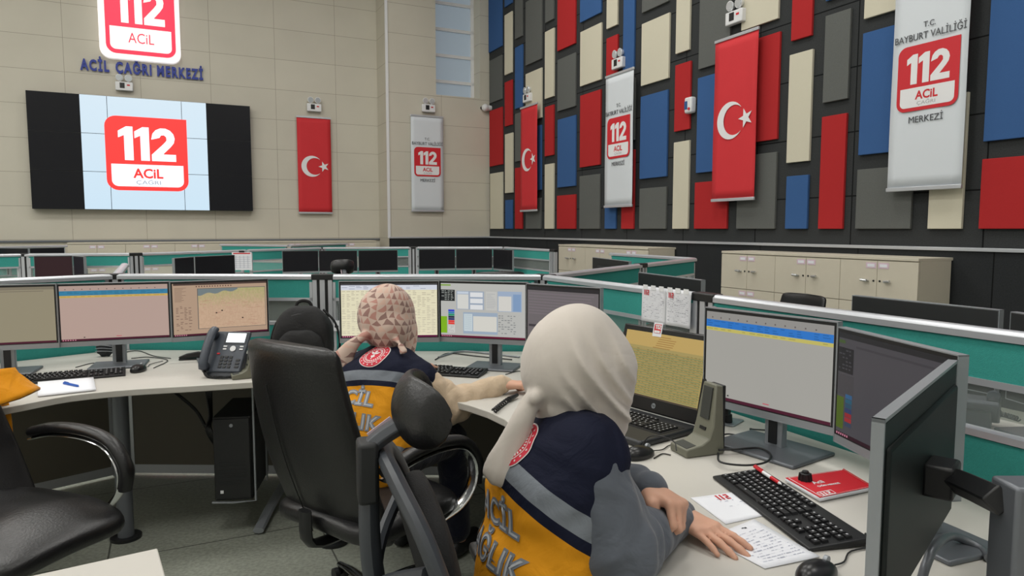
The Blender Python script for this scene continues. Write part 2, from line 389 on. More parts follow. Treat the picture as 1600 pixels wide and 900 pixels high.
# ---------------------------------------------------------------- banners
FLAGR = mat('red_flag_cloth', (208, 44, 52), 0.75, noise=0.04, nscale=6)
BANW = mat('white_banner_cloth', (214, 220, 226), 0.7)
FW = mat('white_print', (232, 232, 234), 0.7)
GREYP = mat('grey_print', (165, 165, 168), 0.7)
TXT = mat('dark_grey_print', (78, 80, 84), 0.7)
def banner_base(name, label, cat, pos, rz, W, H, m, group):
    """hangs with its back near the wall; local origin = bottom centre, -y outwards"""
    t = thing(name, label, cat, pos, rz, group)
    b = B(); n = 16; a = []
    for j in range(n + 1):
        z = H * j / n; row = []
        for i in range(9):
            x = -W / 2 + W * i / 8; row.append(b.verts.new((x, -0.02 - 0.004 * math.sin(i * 1.3 + j * 0.35) * math.sin(PI * j / n), z)))
        a.append(row)
    loft(b, a, cap=False, closed=False); o = ob('cloth', b, m, t)
    s = o.modifiers.new('solid', 'SOLIDIFY'); s.thickness = 0.002
    for nm, z in (('top_rail', H), ('bottom_rail', 0.0)):
        b = B(); bx(b, (0, -0.02, z), (W + 0.012, 0.024, 0.035)); ob(nm, b, ALU, t, bevel=0.004)
    return t
def flag(pos, rz, W, H, label, cx=-0.08, cz=0.49):
    t = banner_base('flag_banner', label, 'flag', pos, rz, W, H, FLAGR, 'crescent flags hanging on the walls')
    r = W * 0.315; ri = r * 0.80; dx = r * 0.28; X = cx * W; Z = H * cz
    # crescent outline
    d = dx; xi = (r * r - ri * ri + d * d) / (2 * d); a0 = math.acos(xi / r); a1 = math.acos((xi - d) / ri)
    pts = [(X + r * math.cos(a0 + (2 * PI - 2 * a0) * k / 28), Z + r * math.sin(a0 + (2 * PI - 2 * a0) * k / 28)) for k in range(29)]
    pts += [(X + d + ri * math.cos(2 * PI - a1 - (2 * PI - 2 * a1) * k / 24), Z + ri * math.sin(2 * PI - a1 - (2 * PI - 2 * a1) * k / 24)) for k in range(1, 24)]
    b = B(); plate(b, pts, -0.0255, -0.029); ob('crescent', b, FW, t)
    sx = X + r * 1.12; rs = W * 0.165; st = []
    for k in range(10):
        a = PI + k * PI / 5; q = rs if k % 2 == 0 else rs * 0.39; st.append((sx + q * math.cos(a), Z + q * math.sin(a) + 0.0))
    b = B(); plate(b, st, -0.0255, -0.029); ob('star', b, FW, t)
    return t
def sign_banner(pos, rz, W, H, label):
    t = banner_base('sign_banner', label, 'banner', pos, rz, W, H, BANW, 'white call centre banners hanging on the walls')
    y = -0.026; e = 0.002
    w = W * 0.82; h = w * 1.03; cz = H * 0.52
    emblem(t, w, h, 0, cz, y, RED, FW, GREYP, t=0.002)
    for nm, s, sz, z in (('upper_word', 'T.C.', 0.10, cz + h * 0.78), ('title_word', 'BAYBURT VALİLİĞİ', 0.125, cz + h * 0.62), ('lower_word', 'MERKEZİ', 0.12, cz - h * 0.64)):
        b = B(); putmesh(b, upright(text_mesh(s, W * sz, 0.001, 0.0, spx=0.86 if 'BAY' in s else 0.95), 0, y - 0.002, z)); ob(nm, b, TXT, t, smooth=False)
    return t
def banner_place(kind, tl, br, fn, label, rz, off=0.10, onp=None):
    D = DB if onp else DR
    a = plane_hit(*tl, (KB if onp == 'back' else W2 if onp == 'pier' else W3) + (NB if onp else NR) * off, NB if onp else NR)
    c = plane_hit(*br, (KB if onp == 'back' else W2 if onp == 'pier' else W3) + (NB if onp else NR) * off, NB if onp else NR)
    W = (c - a).dot(D); H = a.z - c.z; m = (a + c) / 2
    return fn((m.x, m.y, c.z), rz, W, H, label), a, c
banner_place('f', (463, 182), (519, 333), flag, 'red crescent flag on the beige back wall right of the video screen', RB, 0.04, 'back')
banner_place('s', (641, 180), (693, 330), sign_banner, 'small white banner on the beige pier under the tall window', RB, 0.04, 'pier')
banner_place('f', (815, 170), (840.5, 328.5), flag, 'red crescent flag nearest the room corner on the panelled wall', RR)
banner_place('s', (948.5, 121.5), (989, 321), sign_banner, 'white banner between the two flags on the panelled wall', RR)
banner_place('f', (1120, 67), (1180, 310), flag, 'large red crescent flag in the middle of the panelled wall', RR)
banner_place('s', (1403, -28), (1504, 291), sign_banner, 'largest white banner, nearest the camera on the panelled wall', RR)

# ---------------------------------------------------------------- emergency lamps
LENS = mat('lamp_lens', (214, 220, 226), 0.15, 0.5)
def emergency(px, py, wpx, wallk, label):
    if wallk == 'back': p = on_back(px, py); rz = RB; n = NB; D = DB
    elif wallk == 'pier': p = on_pier(px, py); rz = RB; n = NB; D = DB
    else: p = on_right(px, py, 0.06); rz = RR; n = NR; D = DR
    t = thing('emergency_lamp', label, 'emergency light', p - n * (0.06 if wallk == 'right' else 0), rz, 'twin spot emergency lamps')
    s = 1.0
    b = B(); bx(b, (0, -0.055, 0), (0.27, 0.07, 0.15)); ob('case', b, WHITE, t, bevel=0.012)
    b = B(); bx(b, (0, -0.01, -0.0), (0.10, 0.03, 0.10)); ob('wall_plate', b, BLK, t)
    b = B(); bx(b, (-0.03, -0.092, 0.01), (0.075, 0.004, 0.09)); ob('dark_label', b, BLK, t)
    b = B(); bx(b, (0.065, -0.092, 0.02), (0.045, 0.004, 0.022)); ob('red_label', b, RED, t)
    for sx in (-1, 1):
        b = B(); cyl(b, (sx * 0.062, -0.055, 0.07), (sx * 0.066, -0.055, 0.11), 0.012)
        cyl(b, (sx * 0.068, -0.03, 0.145), (sx * 0.068, -0.085, 0.14), 0.035, 0.058, 20); sp = ob('spot', b, WHITE, t)
        b = B(); cyl(b, (sx * 0.068, -0.085, 0.14), (sx * 0.068, -0.093, 0.139), 0.05, 0.046, 20); ob('lens', b, LENS, sp)
    return t
emergency(194.5, 136, 27, 'back', 'twin spot emergency lamp just above the video wall')
emergency(490, 169, 21, 'back', 'twin spot emergency lamp above the flag right of the video wall')
emergency(668, 170, 20, 'pier', 'twin spot emergency lamp above the small white banner on the pier')
emergency(824, 153, 16, 'right', 'twin spot emergency lamp above the flag nearest the corner')
emergency(966, 99, 22, 'right', 'twin spot emergency lamp above the middle white banner')
emergency(1149, 27, 32, 'right', 'twin spot emergency lamp above the largest red flag')
p = on_right(1083, 165); t = thing('alarm_sounder', 'white wall alarm box between a red and a blue panel', 'alarm', p, RR)
b = B(); bx(b, (0, -0.045, 0), (0.14, 0.09, 0.20)); ob('case', b, WHITE, t, bevel=0.025, seg=3)
b = B(); bx(b, (-0.03, -0.093, 0.0), (0.05, 0.006, 0.10)); ob('blue_label', b, PC['b'], t)
b = B(); cyl(b, (0.03, -0.09, -0.05), (0.03, -0.10, -0.05), 0.018); ob('red_light', b, RED, t)
p = on_right(766, 169.5); t = thing('security_camera', 'small white dome camera in the room corner', 'camera', p + DR * 0.04, RR)
b = B(); cyl(b, (0, 0, 0), (0, -0.10, 0), 0.05, 0.06); ob('bracket', b, WHITE, t)
b = B(); bmesh.ops.create_uvsphere(b, u_segments=18, v_segments=12, radius=0.075, matrix=Matrix.Translation((0, -0.13, 0))); hd = ob('dome', b, WHITE, t)
b = B(); cyl(b, (-0.055, -0.175, 0.0), (-0.075, -0.19, 0.0), 0.028); ob('lens', b, BLK, hd)

# ---------------------------------------------------------------- lit sign and letters above the video wall
LITW = mat('lit_white_acrylic', (255, 250, 250), 0.4, emit=0.5)
LITR = mat('lit_red_acrylic', (246, 44, 78), 0.4, emit=0.6)
BLUEL = mat('blue_letter', (38, 58, 150), 0.5)
a = on_back(157, 87); c = on_back(283, 100)
xl0, xr0 = (a - KB).dot(DB), (c - KB).dot(DB); w = xr0 - xl0; zb = on_back(220, 97.0).z
t = thing('lit_sign', 'lit white and red sign with 112 above the screen wall', 'sign', (KB.x + DB.x * (xl0 + w / 2), KB.y + DB.y * (xl0 + w / 2), zb), RB)
H = w * 1.16
b = B(); plate(b, rrect(w, H, w * 0.13, 0, H / 2, square=()), -0.03, -0.13); ob('light_box', b, LITW, t)
emblem(t, w * 0.86, H * 0.88, 0.01, H / 2, -0.131, LITR, LITW, GREYP, grey=False, t=0.003)
a = on_back(125.5, 103); c = on_back(317, 117)
L = (c - a).dot(DB); m = (a + c) / 2
wl_t = thing('wall_lettering', 'raised blue letters on the back wall between lit sign and screen wall', 'lettering', (m.x, m.y, on_back(221, 110).z), RB)
for wd, f0, f1 in (('ACİL', 0.0, 0.225), ('ÇAĞRI', 0.275, 0.565), ('MERKEZİ', 0.61, 1.0)):
    me = text_mesh(wd, 0.25, 0.012, 0.010, spacing=1.25); xs = [v.co.x for v in me.vertices]; k = L * (f1 - f0) / (max(xs) - min(xs))
    me.transform(Matrix.Diagonal((k, 1, 1, 1)) @ Matrix.Translation((-(max(xs) + min(xs)) / 2, 0, 0))); b = B(); putmesh(b, upright(me, L * ((f0 + f1) / 2 - .5), -0.03, 0)); ob('word', b, BLUEL, wl_t, smooth=False)

# ---------------------------------------------------------------- video wall: nine displays
def col_mesh(rects, name='Col'):
    """rects: (x0, z0, x1, z1, rgb, layer) in local xz; facing -y; each layer sits a hair further out"""
    me = bpy.data.meshes.new('screen'); vs = []; fs = []; cs = []
    for x0, z0, x1, z1, c, l in rects:
        y = -l * 0.0004; n = len(vs); vs += [(x0, y, z0), (x1, y, z0), (x1, y, z1), (x0, y, z1)]; fs.append((n, n + 1, n + 2, n + 3)); cs.append(lin(c))
    me.from_pydata(vs, [], fs); at = me.color_attributes.new(name, 'FLOAT_COLOR', 'CORNER')
    for i, c in enumerate(cs):
        for k in range(4): at.data[i * 4 + k].color = (*c, 1)
    me.color_attributes.render_color_index = 0
    return me
EMI = attr_emit('screen_picture', 1.0); EMI.node_tree.nodes['Principled BSDF'].inputs['Specular IOR Level'].default_value = 0.15; EMI.node_tree.nodes['Principled BSDF'].inputs['Roughness'].default_value = 0.25
OFF = 0.16
def on_vw(px, py): return plane_hit(px, py, KB + NB * OFF, NB)
a = on_vw(38.5, 141); c = on_vw(391, 165.5); aa = on_vw(51, 327); cc = on_vw(395, 329)
x0 = ((a - KB).dot(DB) + (aa - KB).dot(DB)) / 2; x1 = ((c - KB).dot(DB) + (cc - KB).dot(DB)) / 2
ztop = (a.z + c.z) / 2; zbot = (aa.z + cc.z) / 2
VW = x1 - x0; VH = ztop - zbot
def vx(px, py): return (on_vw(px, py) - KB).dot(DB) - x0
s0 = (vx(124, 148) + vx(132.5, 327)) / 2; s1 = (vx(322, 160) + vx(327, 328)) / 2
vwm = KB + DB * x0
def vw_thing(name, label, cat): return thing(name, label, cat, (vwm.x, vwm.y, zbot), RB)
cw, ch = VW / 3, VH / 3
for i in range(3):
    for j in range(3):
        t = thing('wall_display', 'flat display, %s of the %s row of the video wall' % (['left', 'middle', 'right'][i], ['bottom', 'middle', 'top'][j]), 'display', (vwm.x + DB.x * (i * cw), vwm.y + DB.y * (i * cw), zbot + j * ch), RB, 'displays of the video wall')
        b = B(); bx(b, (cw / 2, -OFF / 2 - 0.005, ch / 2), (cw - 0.003, OFF - 0.012, ch - 0.003)); ob('case', b, BLK, t, smooth=False)
        g = 0.004; rc = []
        X0, X1 = i * cw, (i + 1) * cw
        lo = max(s0, X0 + g); hi = min(s1, X1 - g)
        rc.append((g, g, cw - g, ch - g, (6, 7, 11), 0))
        if hi > lo:
            k = 14
            for q in range(k):
                tq = (j + (q + .5) / k) / 3; base = (206 + 10 * tq, 230 + 4 * tq, 246)
                rc.append((lo - X0, g + (ch - 2 * g) * q / k, hi - X0, g + (ch - 2 * g) * (q + 1) / k, base, 1))
        sc = ob('picture', col_mesh(rc), EMI, t, smooth=False); sc.location = (0, -OFF - 0.0, 0)
# picture of the emblem shown on the displays, cut by display
VR = mat('shown_red', (247, 50, 48), 0.5, emit=0.85); VWt = mat('shown_white', (225, 238, 248), 0.5, emit=0.8); VG = mat('shown_grey', (150, 150, 165), 0.5, emit=0.6)
el, er = vx(165, 240), vx(293, 240); et = on_vw(228, 183.5).z - zbot; eb = on_vw(228, 298).z - zbot
t = thing('emblem_picture', 'red 112 emblem picture shown in the middle of the video wall', 'picture', (vwm.x, vwm.y, zbot), RB)
emblem(t, er - el, et - eb, (el + er) / 2, (et + eb) / 2, -OFF - 0.002, VR, VWt, VG, t=0.001)
# hairline seams of the displays over the picture
MOD = mat('modesty_board', (98, 93, 82), 0.6)
# ---------------------------------------------------------------- partitions (aluminium frame, teal cloth, glazed slot)
ZR = 1.185                       # top of the front partition
DZ = 0.75                        # desk height
def seg_pts(a, b): d = b - a; d.z = 0; return d.length, math.atan2(d.y, d.x)
def partition(a, b, label, top=None, za=0.0, slot=(0.905, 1.042), back=False, group='teal desk partitions'):
    top = top or ZR
    a = Vector((a.x, a.y, 0)); b = Vector((b.x, b.y, 0)); L, rz = seg_pts(a, b)
    t = thing('desk_divider', label, 'partition', a, rz, group)
    g = 0.058 if L > 0.7 else 0.03; W = L - 2 * g
    s0, s1 = slot
    bm = B(); cx = L / 2
    # hollow round-topped rail
    sec = [(-0.026, top - 0.03), (-0.026, top - 0.012), (-0.016, top - 0.002), (0, top), (0.016, top - 0.002), (0.026, top - 0.012), (0.026, top - 0.03)]
    loft(bm, [[Vector((x, s[0], s[1])) for s in sec] for x in (0.022, L - 0.022)], True)
    ob('top_rail', bm, ALU, t)
    bm = B(); bx(bm, (cx, 0, (s1 + top - 0.028) / 2), (W, 0.034, top - 0.028 - s1 - 0.01)); ob('upper_cloth_panel', bm, TEAL, t, bevel=0.002)
    bm = B()
    bx(bm, (cx, 0, s1), (W, 0.042, 0.018)); bx(bm, (cx, 0, s0), (W, 0.042, 0.018)); bx(bm, (cx, 0, 0.05), (W, 0.042, 0.05))
    for x in (g + 0.008, L - g - 0.008): bx(bm, (x, 0, (0.03 + top - 0.045) / 2), (0.016, 0.042, top - 0.075))
    ob('frame', bm, ALU, t, smooth=False)
    bm = B(); bx(bm, (cx, 0, (0.72 + s0) / 2 - 0.006), (W - 0.03, 0.034, s0 - 0.732)); ob('lower_cloth_panel', bm, TEAL, t)
    bm = B(); bx(bm, (cx, 0, 0.393), (W - 0.03, 0.034, 0.64)); ob('base_board', bm, MOD, t)
    bm = B(); bx(bm, (cx, 0, (s0 + s1) / 2), (W - 0.03, 0.006, s1 - s0 - 0.024)); ob('glass_slot', bm, GLASS, t, smooth=False)
    return t
def post(p, label, top=None, rz=0.0, group='partition posts'):
    top = top or ZR
    t = thing('divider_post', label, 'post', (p.x, p.y, 0), rz, group)
    bm = B()
    for x in (-0.044, 0.044): bx(bm, (x, 0, top / 2 - 0.01), (0.024, 0.046, top - 0.04))
    bx(bm, (0, 0, top / 2 - 0.01), (0.028, 0.05, top - 0.04))
    ob('profile', bm, ALU, t)
    bm = B(); bx(bm, (0, 0, 0.35 + top / 2 - 0.2), (0.07, 0.036, top - 0.35)); ob('groove', bm, BLK, t, smooth=False)
    bm = B(); bx(bm, (0, 0, top - 0.016), (0.125, 0.058, 0.034)); ob('cap', bm, BLK, t, bevel=0.006)
    bm = B(); cyl(bm, (0, 0, 0), (0, 0, 0.012), 0.045, seg=20); ob('foot', bm, BLK, t)
    return t
P1 = Zp(180, 427.5, ZR); P2 = Zp(505, 428, ZR); P3 = Zp(851, 428.5, ZR); P4 = Zp(1105, 458, ZR); P5 = Zp(1600, 518, ZR)
d0 = Zp(0, 435, ZR); P0 = P1 + (d0 - P1).normalized() * 1.35
P5 = P4 + (P5 - P4).normalized() * 1.35; P6 = P5 + (P5 - P4).normalized() * 1.2
FR = [P0, P1, P2, P3, P4, P5, P6]
labs = ['teal partition behind the leftmost monitors', 'teal partition behind the middle desk phone, left of the backpack', 'teal partition behind the seated person in the patterned scarf',
        'teal partition with two handwritten sheets taped on it', 'teal partition behind the bright monitor at right', 'teal partition at the right edge of the photo, nearest the camera']
for i in range(6): partition(FR[i], FR[i + 1], labs[i])
plabs = ['post at the joint above the left monitors', 'post behind the backpack', 'post where the aisle partition branches to the back right', 'post right of the taped handwritten sheets', 'post at the right edge of the near partition']
for i in range(1, 6):
    d = FR[i + 1] - FR[i - 1]; post(FR[i], 'aluminium partition ' + plabs[i - 1], rz=math.atan2(d.y, d.x))
# spines going to the back
S1 = Zp(206, 397.5, ZR); S1b = P1 + (S1 - P1) * 0.42
partition(P1 + (S1 - P1).normalized() * 0.03, S1b, 'short teal partition running back from the left joint')
Q = Zp(1001, 411.5, ZR); Q2 = Zp(1086, 402.5, ZR); Q3 = Zp(953, 394.5, ZR)
partition(P3 + (Q - P3).normalized() * 0.03, Q, 'teal partition branching back right behind the cream headscarf')
partition(Q, Q2, 'farther teal partition of the branch, ending before the cream cupboards')
partition(Q3, Q2, 'teal partition crossing in front of the far cream cupboards')
post(Q, 'aluminium post in the middle of the branching partition', rz=0.9)
# second row far behind
ZQ = 1.185
R = [Zp(-60, 398, ZQ), Zp(36, 396, ZQ), Zp(212, 395, ZQ), Zp(385, 389.8, ZQ), Zp(502, 386, ZQ), Zp(646, 385.4, ZQ), Zp(788, 385.4, ZQ), Zp(865, 389.5, ZQ)]
rl = ['left end', 'part behind the reddish black monitor', 'part left of the hanging calendar', 'part right of the hanging calendar', 'part behind three black monitors', 'part left of the room corner', 'right end']
for i in range(7): partition(R[i], R[i + 1], 'teal partition of the rear desk row, ' + rl[i])
for i, nm in ((1, 'left'), (2, 'where the short spine meets it'), (4, 'above the black chair top'), (5, 'between the two groups of black monitors'), (6, 'near the room corner'), (7, 'at its right end')):
    d = R[min(i + 1, 7)] - R[i - 1]; post(R[i], 'slim post of the rear partition row, ' + nm, rz=math.atan2(d.y, d.x))
# third row, only tops visible
T = [Zp(-40, 385.5, ZQ), Zp(107, 383, ZQ)]
partition(T[0], T[1], 'farthest teal partition at the left edge in front of the beige wall')
T = [Zp(343, 381.3, ZQ), Zp(452, 382.6, ZQ), Zp(542, 379.6, ZQ)]
partition(T[0], T[1], 'farthest teal partition in front of the cream cupboards, left part'); partition(T[1], T[2], 'farthest teal partition in front of the cream cupboards, right part')

# ---------------------------------------------------------------- worktops
def worktop(name, pts, label, th=0.028, m=None):
    bm = B(); prism(bm, pts, DZ - th, DZ); o = ob(name, bm, m or DESK, None, bevel=0.003, smooth=False); tag(o, label, 'desk', 'curved worktops'); return o
def inset(a, b, k=0.028):
    d = (b - a); n = Vector((d.y, -d.x, 0)).normalized(); return n * k
def off_poly(P, k=0.03):
    out = []
    for i, p in enumerate(P):
        ns = []
        if i: ns.append(inset(P[i - 1], p, 1))
        if i < len(P) - 1: ns.append(inset(p, P[i + 1], 1))
        n = sum(ns, Vector()).normalized(); c = n.dot(ns[0]); out.append(p + n * (k / c))
    return out
FO = off_poly(FR, 0.03)
xy = lambda p: (p.x, p.y)
# front edge, read from the photo, at desk height
fA = [Zp(-260, 690, DZ), Zp(-120, 661, DZ), Zp(35, 632, DZ), Zp(110, 618, DZ), Zp(200, 609, DZ), Zp(300, 603, DZ), Zp(395, 597, DZ)]
jA = Vector((P2.x, Zp(500, 597, DZ).y, 0))
A = [xy(p) for p in catmull(fA, 3)] + [(P2.x - 0.002, jA.y - 0.0), xy(FO[2] + Vector((-0.002, 0, 0))), xy(FO[1]), xy(FO[0])]
deskA = worktop('worktop', A, 'pale curved worktop at left carrying the desk phone and the writing paper')
fB = [Vector((P2.x + .002, jA.y, 0)), Zp(600, 612, DZ), Zp(700, 625, DZ), Zp(788, 655, DZ), Vector((0.08, 2.05, 0)), Vector((0.17, 1.6, 0)), Vector((0.23, 1.2, 0)), Vector((0.27, 0.6, 0)), Vector((0.3, 0.05, 0))]
Bp = [xy(p) for p in catmull([Vector((p.x, p.y, 0)) for p in fB], 3)] + [xy(FO[6]), xy(FO[5]), xy(FO[4]), xy(FO[3]), (P2.x + .002, FO[2].y)]
deskB = worktop('worktop', Bp, 'pale curved worktop at right with keyboard, laptop and red notebook')
# loose corner of a table in the foreground
c0 = Zp(246, 856, DZ); c1 = Zp(50, 899, DZ); d = (c1 - c0).normalized(); n = Vector((d.y, -d.x, 0)); n = n if n.y < 0 else -n
t = thing('side_table', 'corner of a pale table in the bottom left foreground', 'table', (c0.x, c0.y, 0), 0)
bm = B(); pts = [Vector((0, 0, 0)), d * 1.2, d * 1.2 + n * 0.7, n * 0.7]; prism(bm, [xy(p) for p in pts], DZ - 0.03, DZ); ob('table_top', bm, DESK, t, bevel=0.003, smooth=False)
for q in (0, 1, 2, 3):
    w = pts[q] + (pts[(q + 2) % 4] - pts[q]).normalized() * 0.08; bm = B(); cyl(bm, (w.x, w.y, 0), (w.x, w.y, DZ - 0.03), 0.022); ob('leg', bm, DSILVER, t)
# desk legs and panels underneath
def leg(p, par, r=0.035):
    t = bpy.data.objects.new('leg_slot', None); p = Vector((p.x, p.y, 0))
    bpy.data.objects.remove(t)
    bm = B(); cyl(bm, (0, 0, 0.012), (0, 0, DZ - 0.034), r, seg=20); l = ob('leg', bm, DSILVER, par); l.location = p
    bm = B(); cyl(bm, (0, 0, 0), (0, 0, 0.014), r * 1.9, seg=24); ob('foot', bm, BLK, l)
    bm = B(); cyl(bm, (0, 0, DZ - 0.036), (0, 0, DZ - 0.0285), r * 1.6, seg=24); ob('mounting_plate', bm, BLK, l)
leg(Zp(122, 618, DZ) + Vector((0, 0.30, 0)), deskA)
fb = Zp(440, 776, 0.0); fe = Zp(404, 836, 0.0); bm = B(); dv = (fe - fb); hf_ = [fb + Vector((0, 0, .05)), fb + dv * .6 + Vector((0, 0, .04)), fe + Vector((0, 0, .022))]; tube(bm, [fb - dv * .8 + Vector((0, 0, .05))] + hf_, 0.026, seg=8, flat=.6); ob('foot_bar', bm, SILVER, deskA)
bm = B(); q_ = fb - dv * .8; bx(bm, (q_.x, q_.y, 0.385), (0.06, 0.06, 0.66)); ob('leg', bm, SILVER, deskA, bevel=.004)
leg(Vector((P2.x + 0.25, 3.1, 0)), deskB)
leg(Vector((0.36, 2.1, 0)), deskB)
leg(Vector((0.62, 0.9, 0)), deskB)

# ---------------------------------------------------------------- monitors
def monitor(name, label, pL, pR, zt, H, screen, group='wide monitors', stand=True, gap=0.0, off=False, base=True, so=(0, 0, 0.25, 0.19)):
    """pL, pR: top corners (viewer's left / right looking at the screen)"""
    pL = Vector((pL.x, pL.y, 0)); pR = Vector((pR.x, pR.y, 0)); W = (pR - pL).length; c = (pL + pR) / 2; rz = math.atan2(pR.y - pL.y, pR.x - pL.x)
    t = thing(name, label, 'monitor', (c.x, c.y, DZ), rz, group)
    zb = zt - H - DZ; zc = zb + H / 2
    bm = B(); bx(bm, (0, 0.012, zc), (W, 0.02, H)); bx(bm, (0, 0.03, zc - H * 0.05), (W * 0.6, 0.022, H * 0.62)); ob('back_shell', bm, DARK, t, bevel=0.005)
    bm = B()
    for z in (zb + 0.001, zb + H - 0.001): bx(bm, (0, 0.008, z), (W + 0.003, 0.026, 0.003))
    for x in (-W / 2, W / 2): bx(bm, (x, 0.008, zc), (0.003, 0.026, H))
    ob('edge_trim', bm, SILVER, t, smooth=False)
    bm = B(); bx(bm, (0, 0.0, zb + 0.012), (W - 0.002, 0.008, 0.022)); ob('chin', bm, SILVER, t, smooth=False)
    w2 = W / 2 - 0.009; z0 = zb + 0.027; z1 = zb + H - 0.012
    bm = B(); bx(bm, (0, -0.0005, (z0 + z1) / 2 + 0.002), (W - 0.002, 0.006, z1 - z0 + 0.018)); ob('bezel', bm, BLK, t, smooth=False)
    if screen is None:
        me = col_mesh([(-w2, z0, w2, z1, (7, 7, 9), 0)]); s = ob('screen', me, EMI, t, smooth=False)
    else:
        rc = []
        for (u0, v0, u1, v1, col, l) in screen:      # u right, v down, 0..1
            rc.append((-w2 + 2 * w2 * u0, z1 - (z1 - z0) * v1, -w2 + 2 * w2 * u1, z1 - (z1 - z0) * v0, col, l))
        s = ob('screen', col_mesh(rc), EMI, t, smooth=False)
    s.location = (0, -0.0042, 0)
    if stand:
        st = B(); bx(st, (so[0], so[1] + 0.055, (zb + 0.16) / 2 + 0.004), (0.062, 0.028, zb + 0.16)); n_ = ob('stand_column', st, SILVER, t, bevel=0.003)
        st = B(); bx(st, (so[0], so[1] + 0.0385, (zb + 0.05) / 2 + 0.01), (0.028, 0.006, zb + 0.03)); ob('cable_slot', st, BLK, n_)
        st = B(); bx(st, (so[0], so[1] + 0.03, 0.006), (so[2], so[3], 0.012)); ob('stand_base', st, DSILVER, t, bevel=0.005)
    return t
def px_mon(name, label, L, R, H, screen, zt=None, **k):
    """L = (px, ytop, ybottom) of the left edge, R same; distance follows from the height in the photo"""
    out = []
    for px, y0, y1 in (L, R):
        r0 = ray(px, y0); r1 = ray(px, y1); y = H / (r0.z / r0.y - r1.z / r1.y); out.append(Yp(px, y0, y))
    z = zt or (out[0].z + out[1].z) / 2
    return monitor(name, label, out[0], out[1], z, H, screen, **k)
random.seed(3)
def rows(x0, y0, x1, y1, n, c, l, duty=0.5, jit=0.0):
    out = []
    for i in range(n):
        a = y0 + (y1 - y0) * i / n; out.append((x0, a, x1 - random.random() * jit * (x1 - x0), a + (y1 - y0) / n * duty, c, l))
    return out
def table(x0, y0, x1, y1, nr, nc, c, l, w=0.0015, h=0.004):
    out = []
    for i in range(nr + 1): y = y0 + (y1 - y0) * i / nr; out.append((x0, y, x1, min(1, y + h), c, l))
    for j in range(nc + 1): x = x0 + (x1 - x0) * j / nc; out.append((x, y0, min(1, x + w), y1, c, l))
    return out
def scrib(x0, y0, x1, y1, nr, nc, c, l, p=0.75):
    out = []
    for i in range(nr):
        for j in range(nc):
            if random.random() < p:
                xa = x0 + (x1 - x0) * j / nc; y = y0 + (y1 - y0) * (i + .25) / nr
                out.append((xa, y, xa + (x1 - x0) / nc * random.uniform(.4, .85), y + (y1 - y0) / nr * .4, c, l))
    return out
def taskbar(c=(70, 20, 40)):
    return [(0, 0.965, 1, 1, c, 3), *[(0.01 + 0.022 * i, 0.972, 0.022 + 0.022 * i, 0.992, (190, 120, 140), 4) for i in range(6)]]
def scr_list(bg, blue=(40, 120, 175), yel=(205, 182, 90), topc=None):
    s = [(0, 0, 1, 1, bg, 0), (0, 0, 1, 0.10, topc or tuple(int(v * 0.97) for v in bg), 1), (0, 0.09, 1, 0.175, blue, 2), (0, 0.175, 1, 0.215, yel, 2)]
    s += [(0.05 + 0.075 * i, 0.055, 0.06 + 0.075 * i, 0.07, (90, 80, 80), 3) for i in range(12)]
    s += scrib(0.01, 0.095, 0.99, 0.17, 3, 16, tuple(int(v * 0.85) for v in blue), 3, 0.8); s += scrib(0.01, 0.18, 0.99, 0.21, 1, 16, tuple(int(v * 0.88) for v in yel), 3, 0.8)
    return s + taskbar() + [(0.2, 0.93, 0.215, 0.945, (40, 40, 40), 3), (0.5, 0.93, 0.55, 0.94, (190, 70, 90), 3)]
def scr_map():
    s = [(0, 0, 1, 1, (172, 146, 124), 0), (0.01, 0.0, 1, 0.035, (70, 55, 50), 2)]
    s += rows(0.02, 0.08, 0.14, 0.36, 12, (110, 88, 76), 2, 0.25, 0.6) + scrib(0.03, 0.42, 0.2, 0.9, 16, 4, (120, 96, 84), 2, 0.6)
    s += [(0.252, 0.10, 0.985, 0.88, (100, 96, 90), 1)]
    s += [(0.24 + 0.028 * i, 0.05, 0.252 + 0.028 * i, 0.075, (96, 66, 56), 3) for i in range(14)]
    for i in range(60):     # land tints, greener in the north
        for k in range(24):
            v = 0.11 + k * 0.0317; g = max(0, 1 - k / 11.0 + random.uniform(-.25, .25)); c = tuple(int(a * g + b_ * (1 - g)) for a, b_ in zip((170, 162, 116), (190, 160, 134))); n_ = random.randint(-3, 3)
            s.append((0.26 + i * 0.012, v, 0.272 + i * 0.012, v + 0.0317, tuple(x + n_ for x in c), 3))
    for i in range(60):     # sea along the top left
        x = 0.26 + i * 0.012; dpt = 0.225 - 0.0022 * i + 0.018 * math.sin(i * 0.45 + 1) - (0.10 if i > 34 else 0) - max(0, i - 34) * .002
        s.append((x, 0.11, x + 0.012, max(0.112, dpt), (112, 122, 124), 4))
    for i in range(70):
        x = random.uniform(0.27, 0.9); y = random.uniform(.3, .84); s.append((x, y, x + random.uniform(.02, .07), y + .004, (170, 126, 108), 4))
    for x, y in ((0.44, 0.57), (0.50, 0.53), (0.72, 0.69)): s.append((x, y, x + .016, y + .024, (40, 34, 30), 5))
    return s + taskbar()
def scr_sheet(bg=(226, 220, 190), ln=(204, 196, 166), head=(204, 208, 218)):
    s = [(0, 0, 1, 1, bg, 0), (0, 0, 1, 0.03, (60, 60, 64), 3), (0, 0.03, 1, 0.12, head, 2)]
    s += rows(0, 0.13, 1, 0.95, 26, ln, 2, 0.22) + scrib(0.01, 0.13, 0.99, 0.94, 26, 20, (190, 182, 160), 3, 0.7) + scrib(0.01, 0.04, 0.9, 0.11, 3, 12, (150, 155, 170), 3, 0.6)
    return s + taskbar((90, 20, 60))
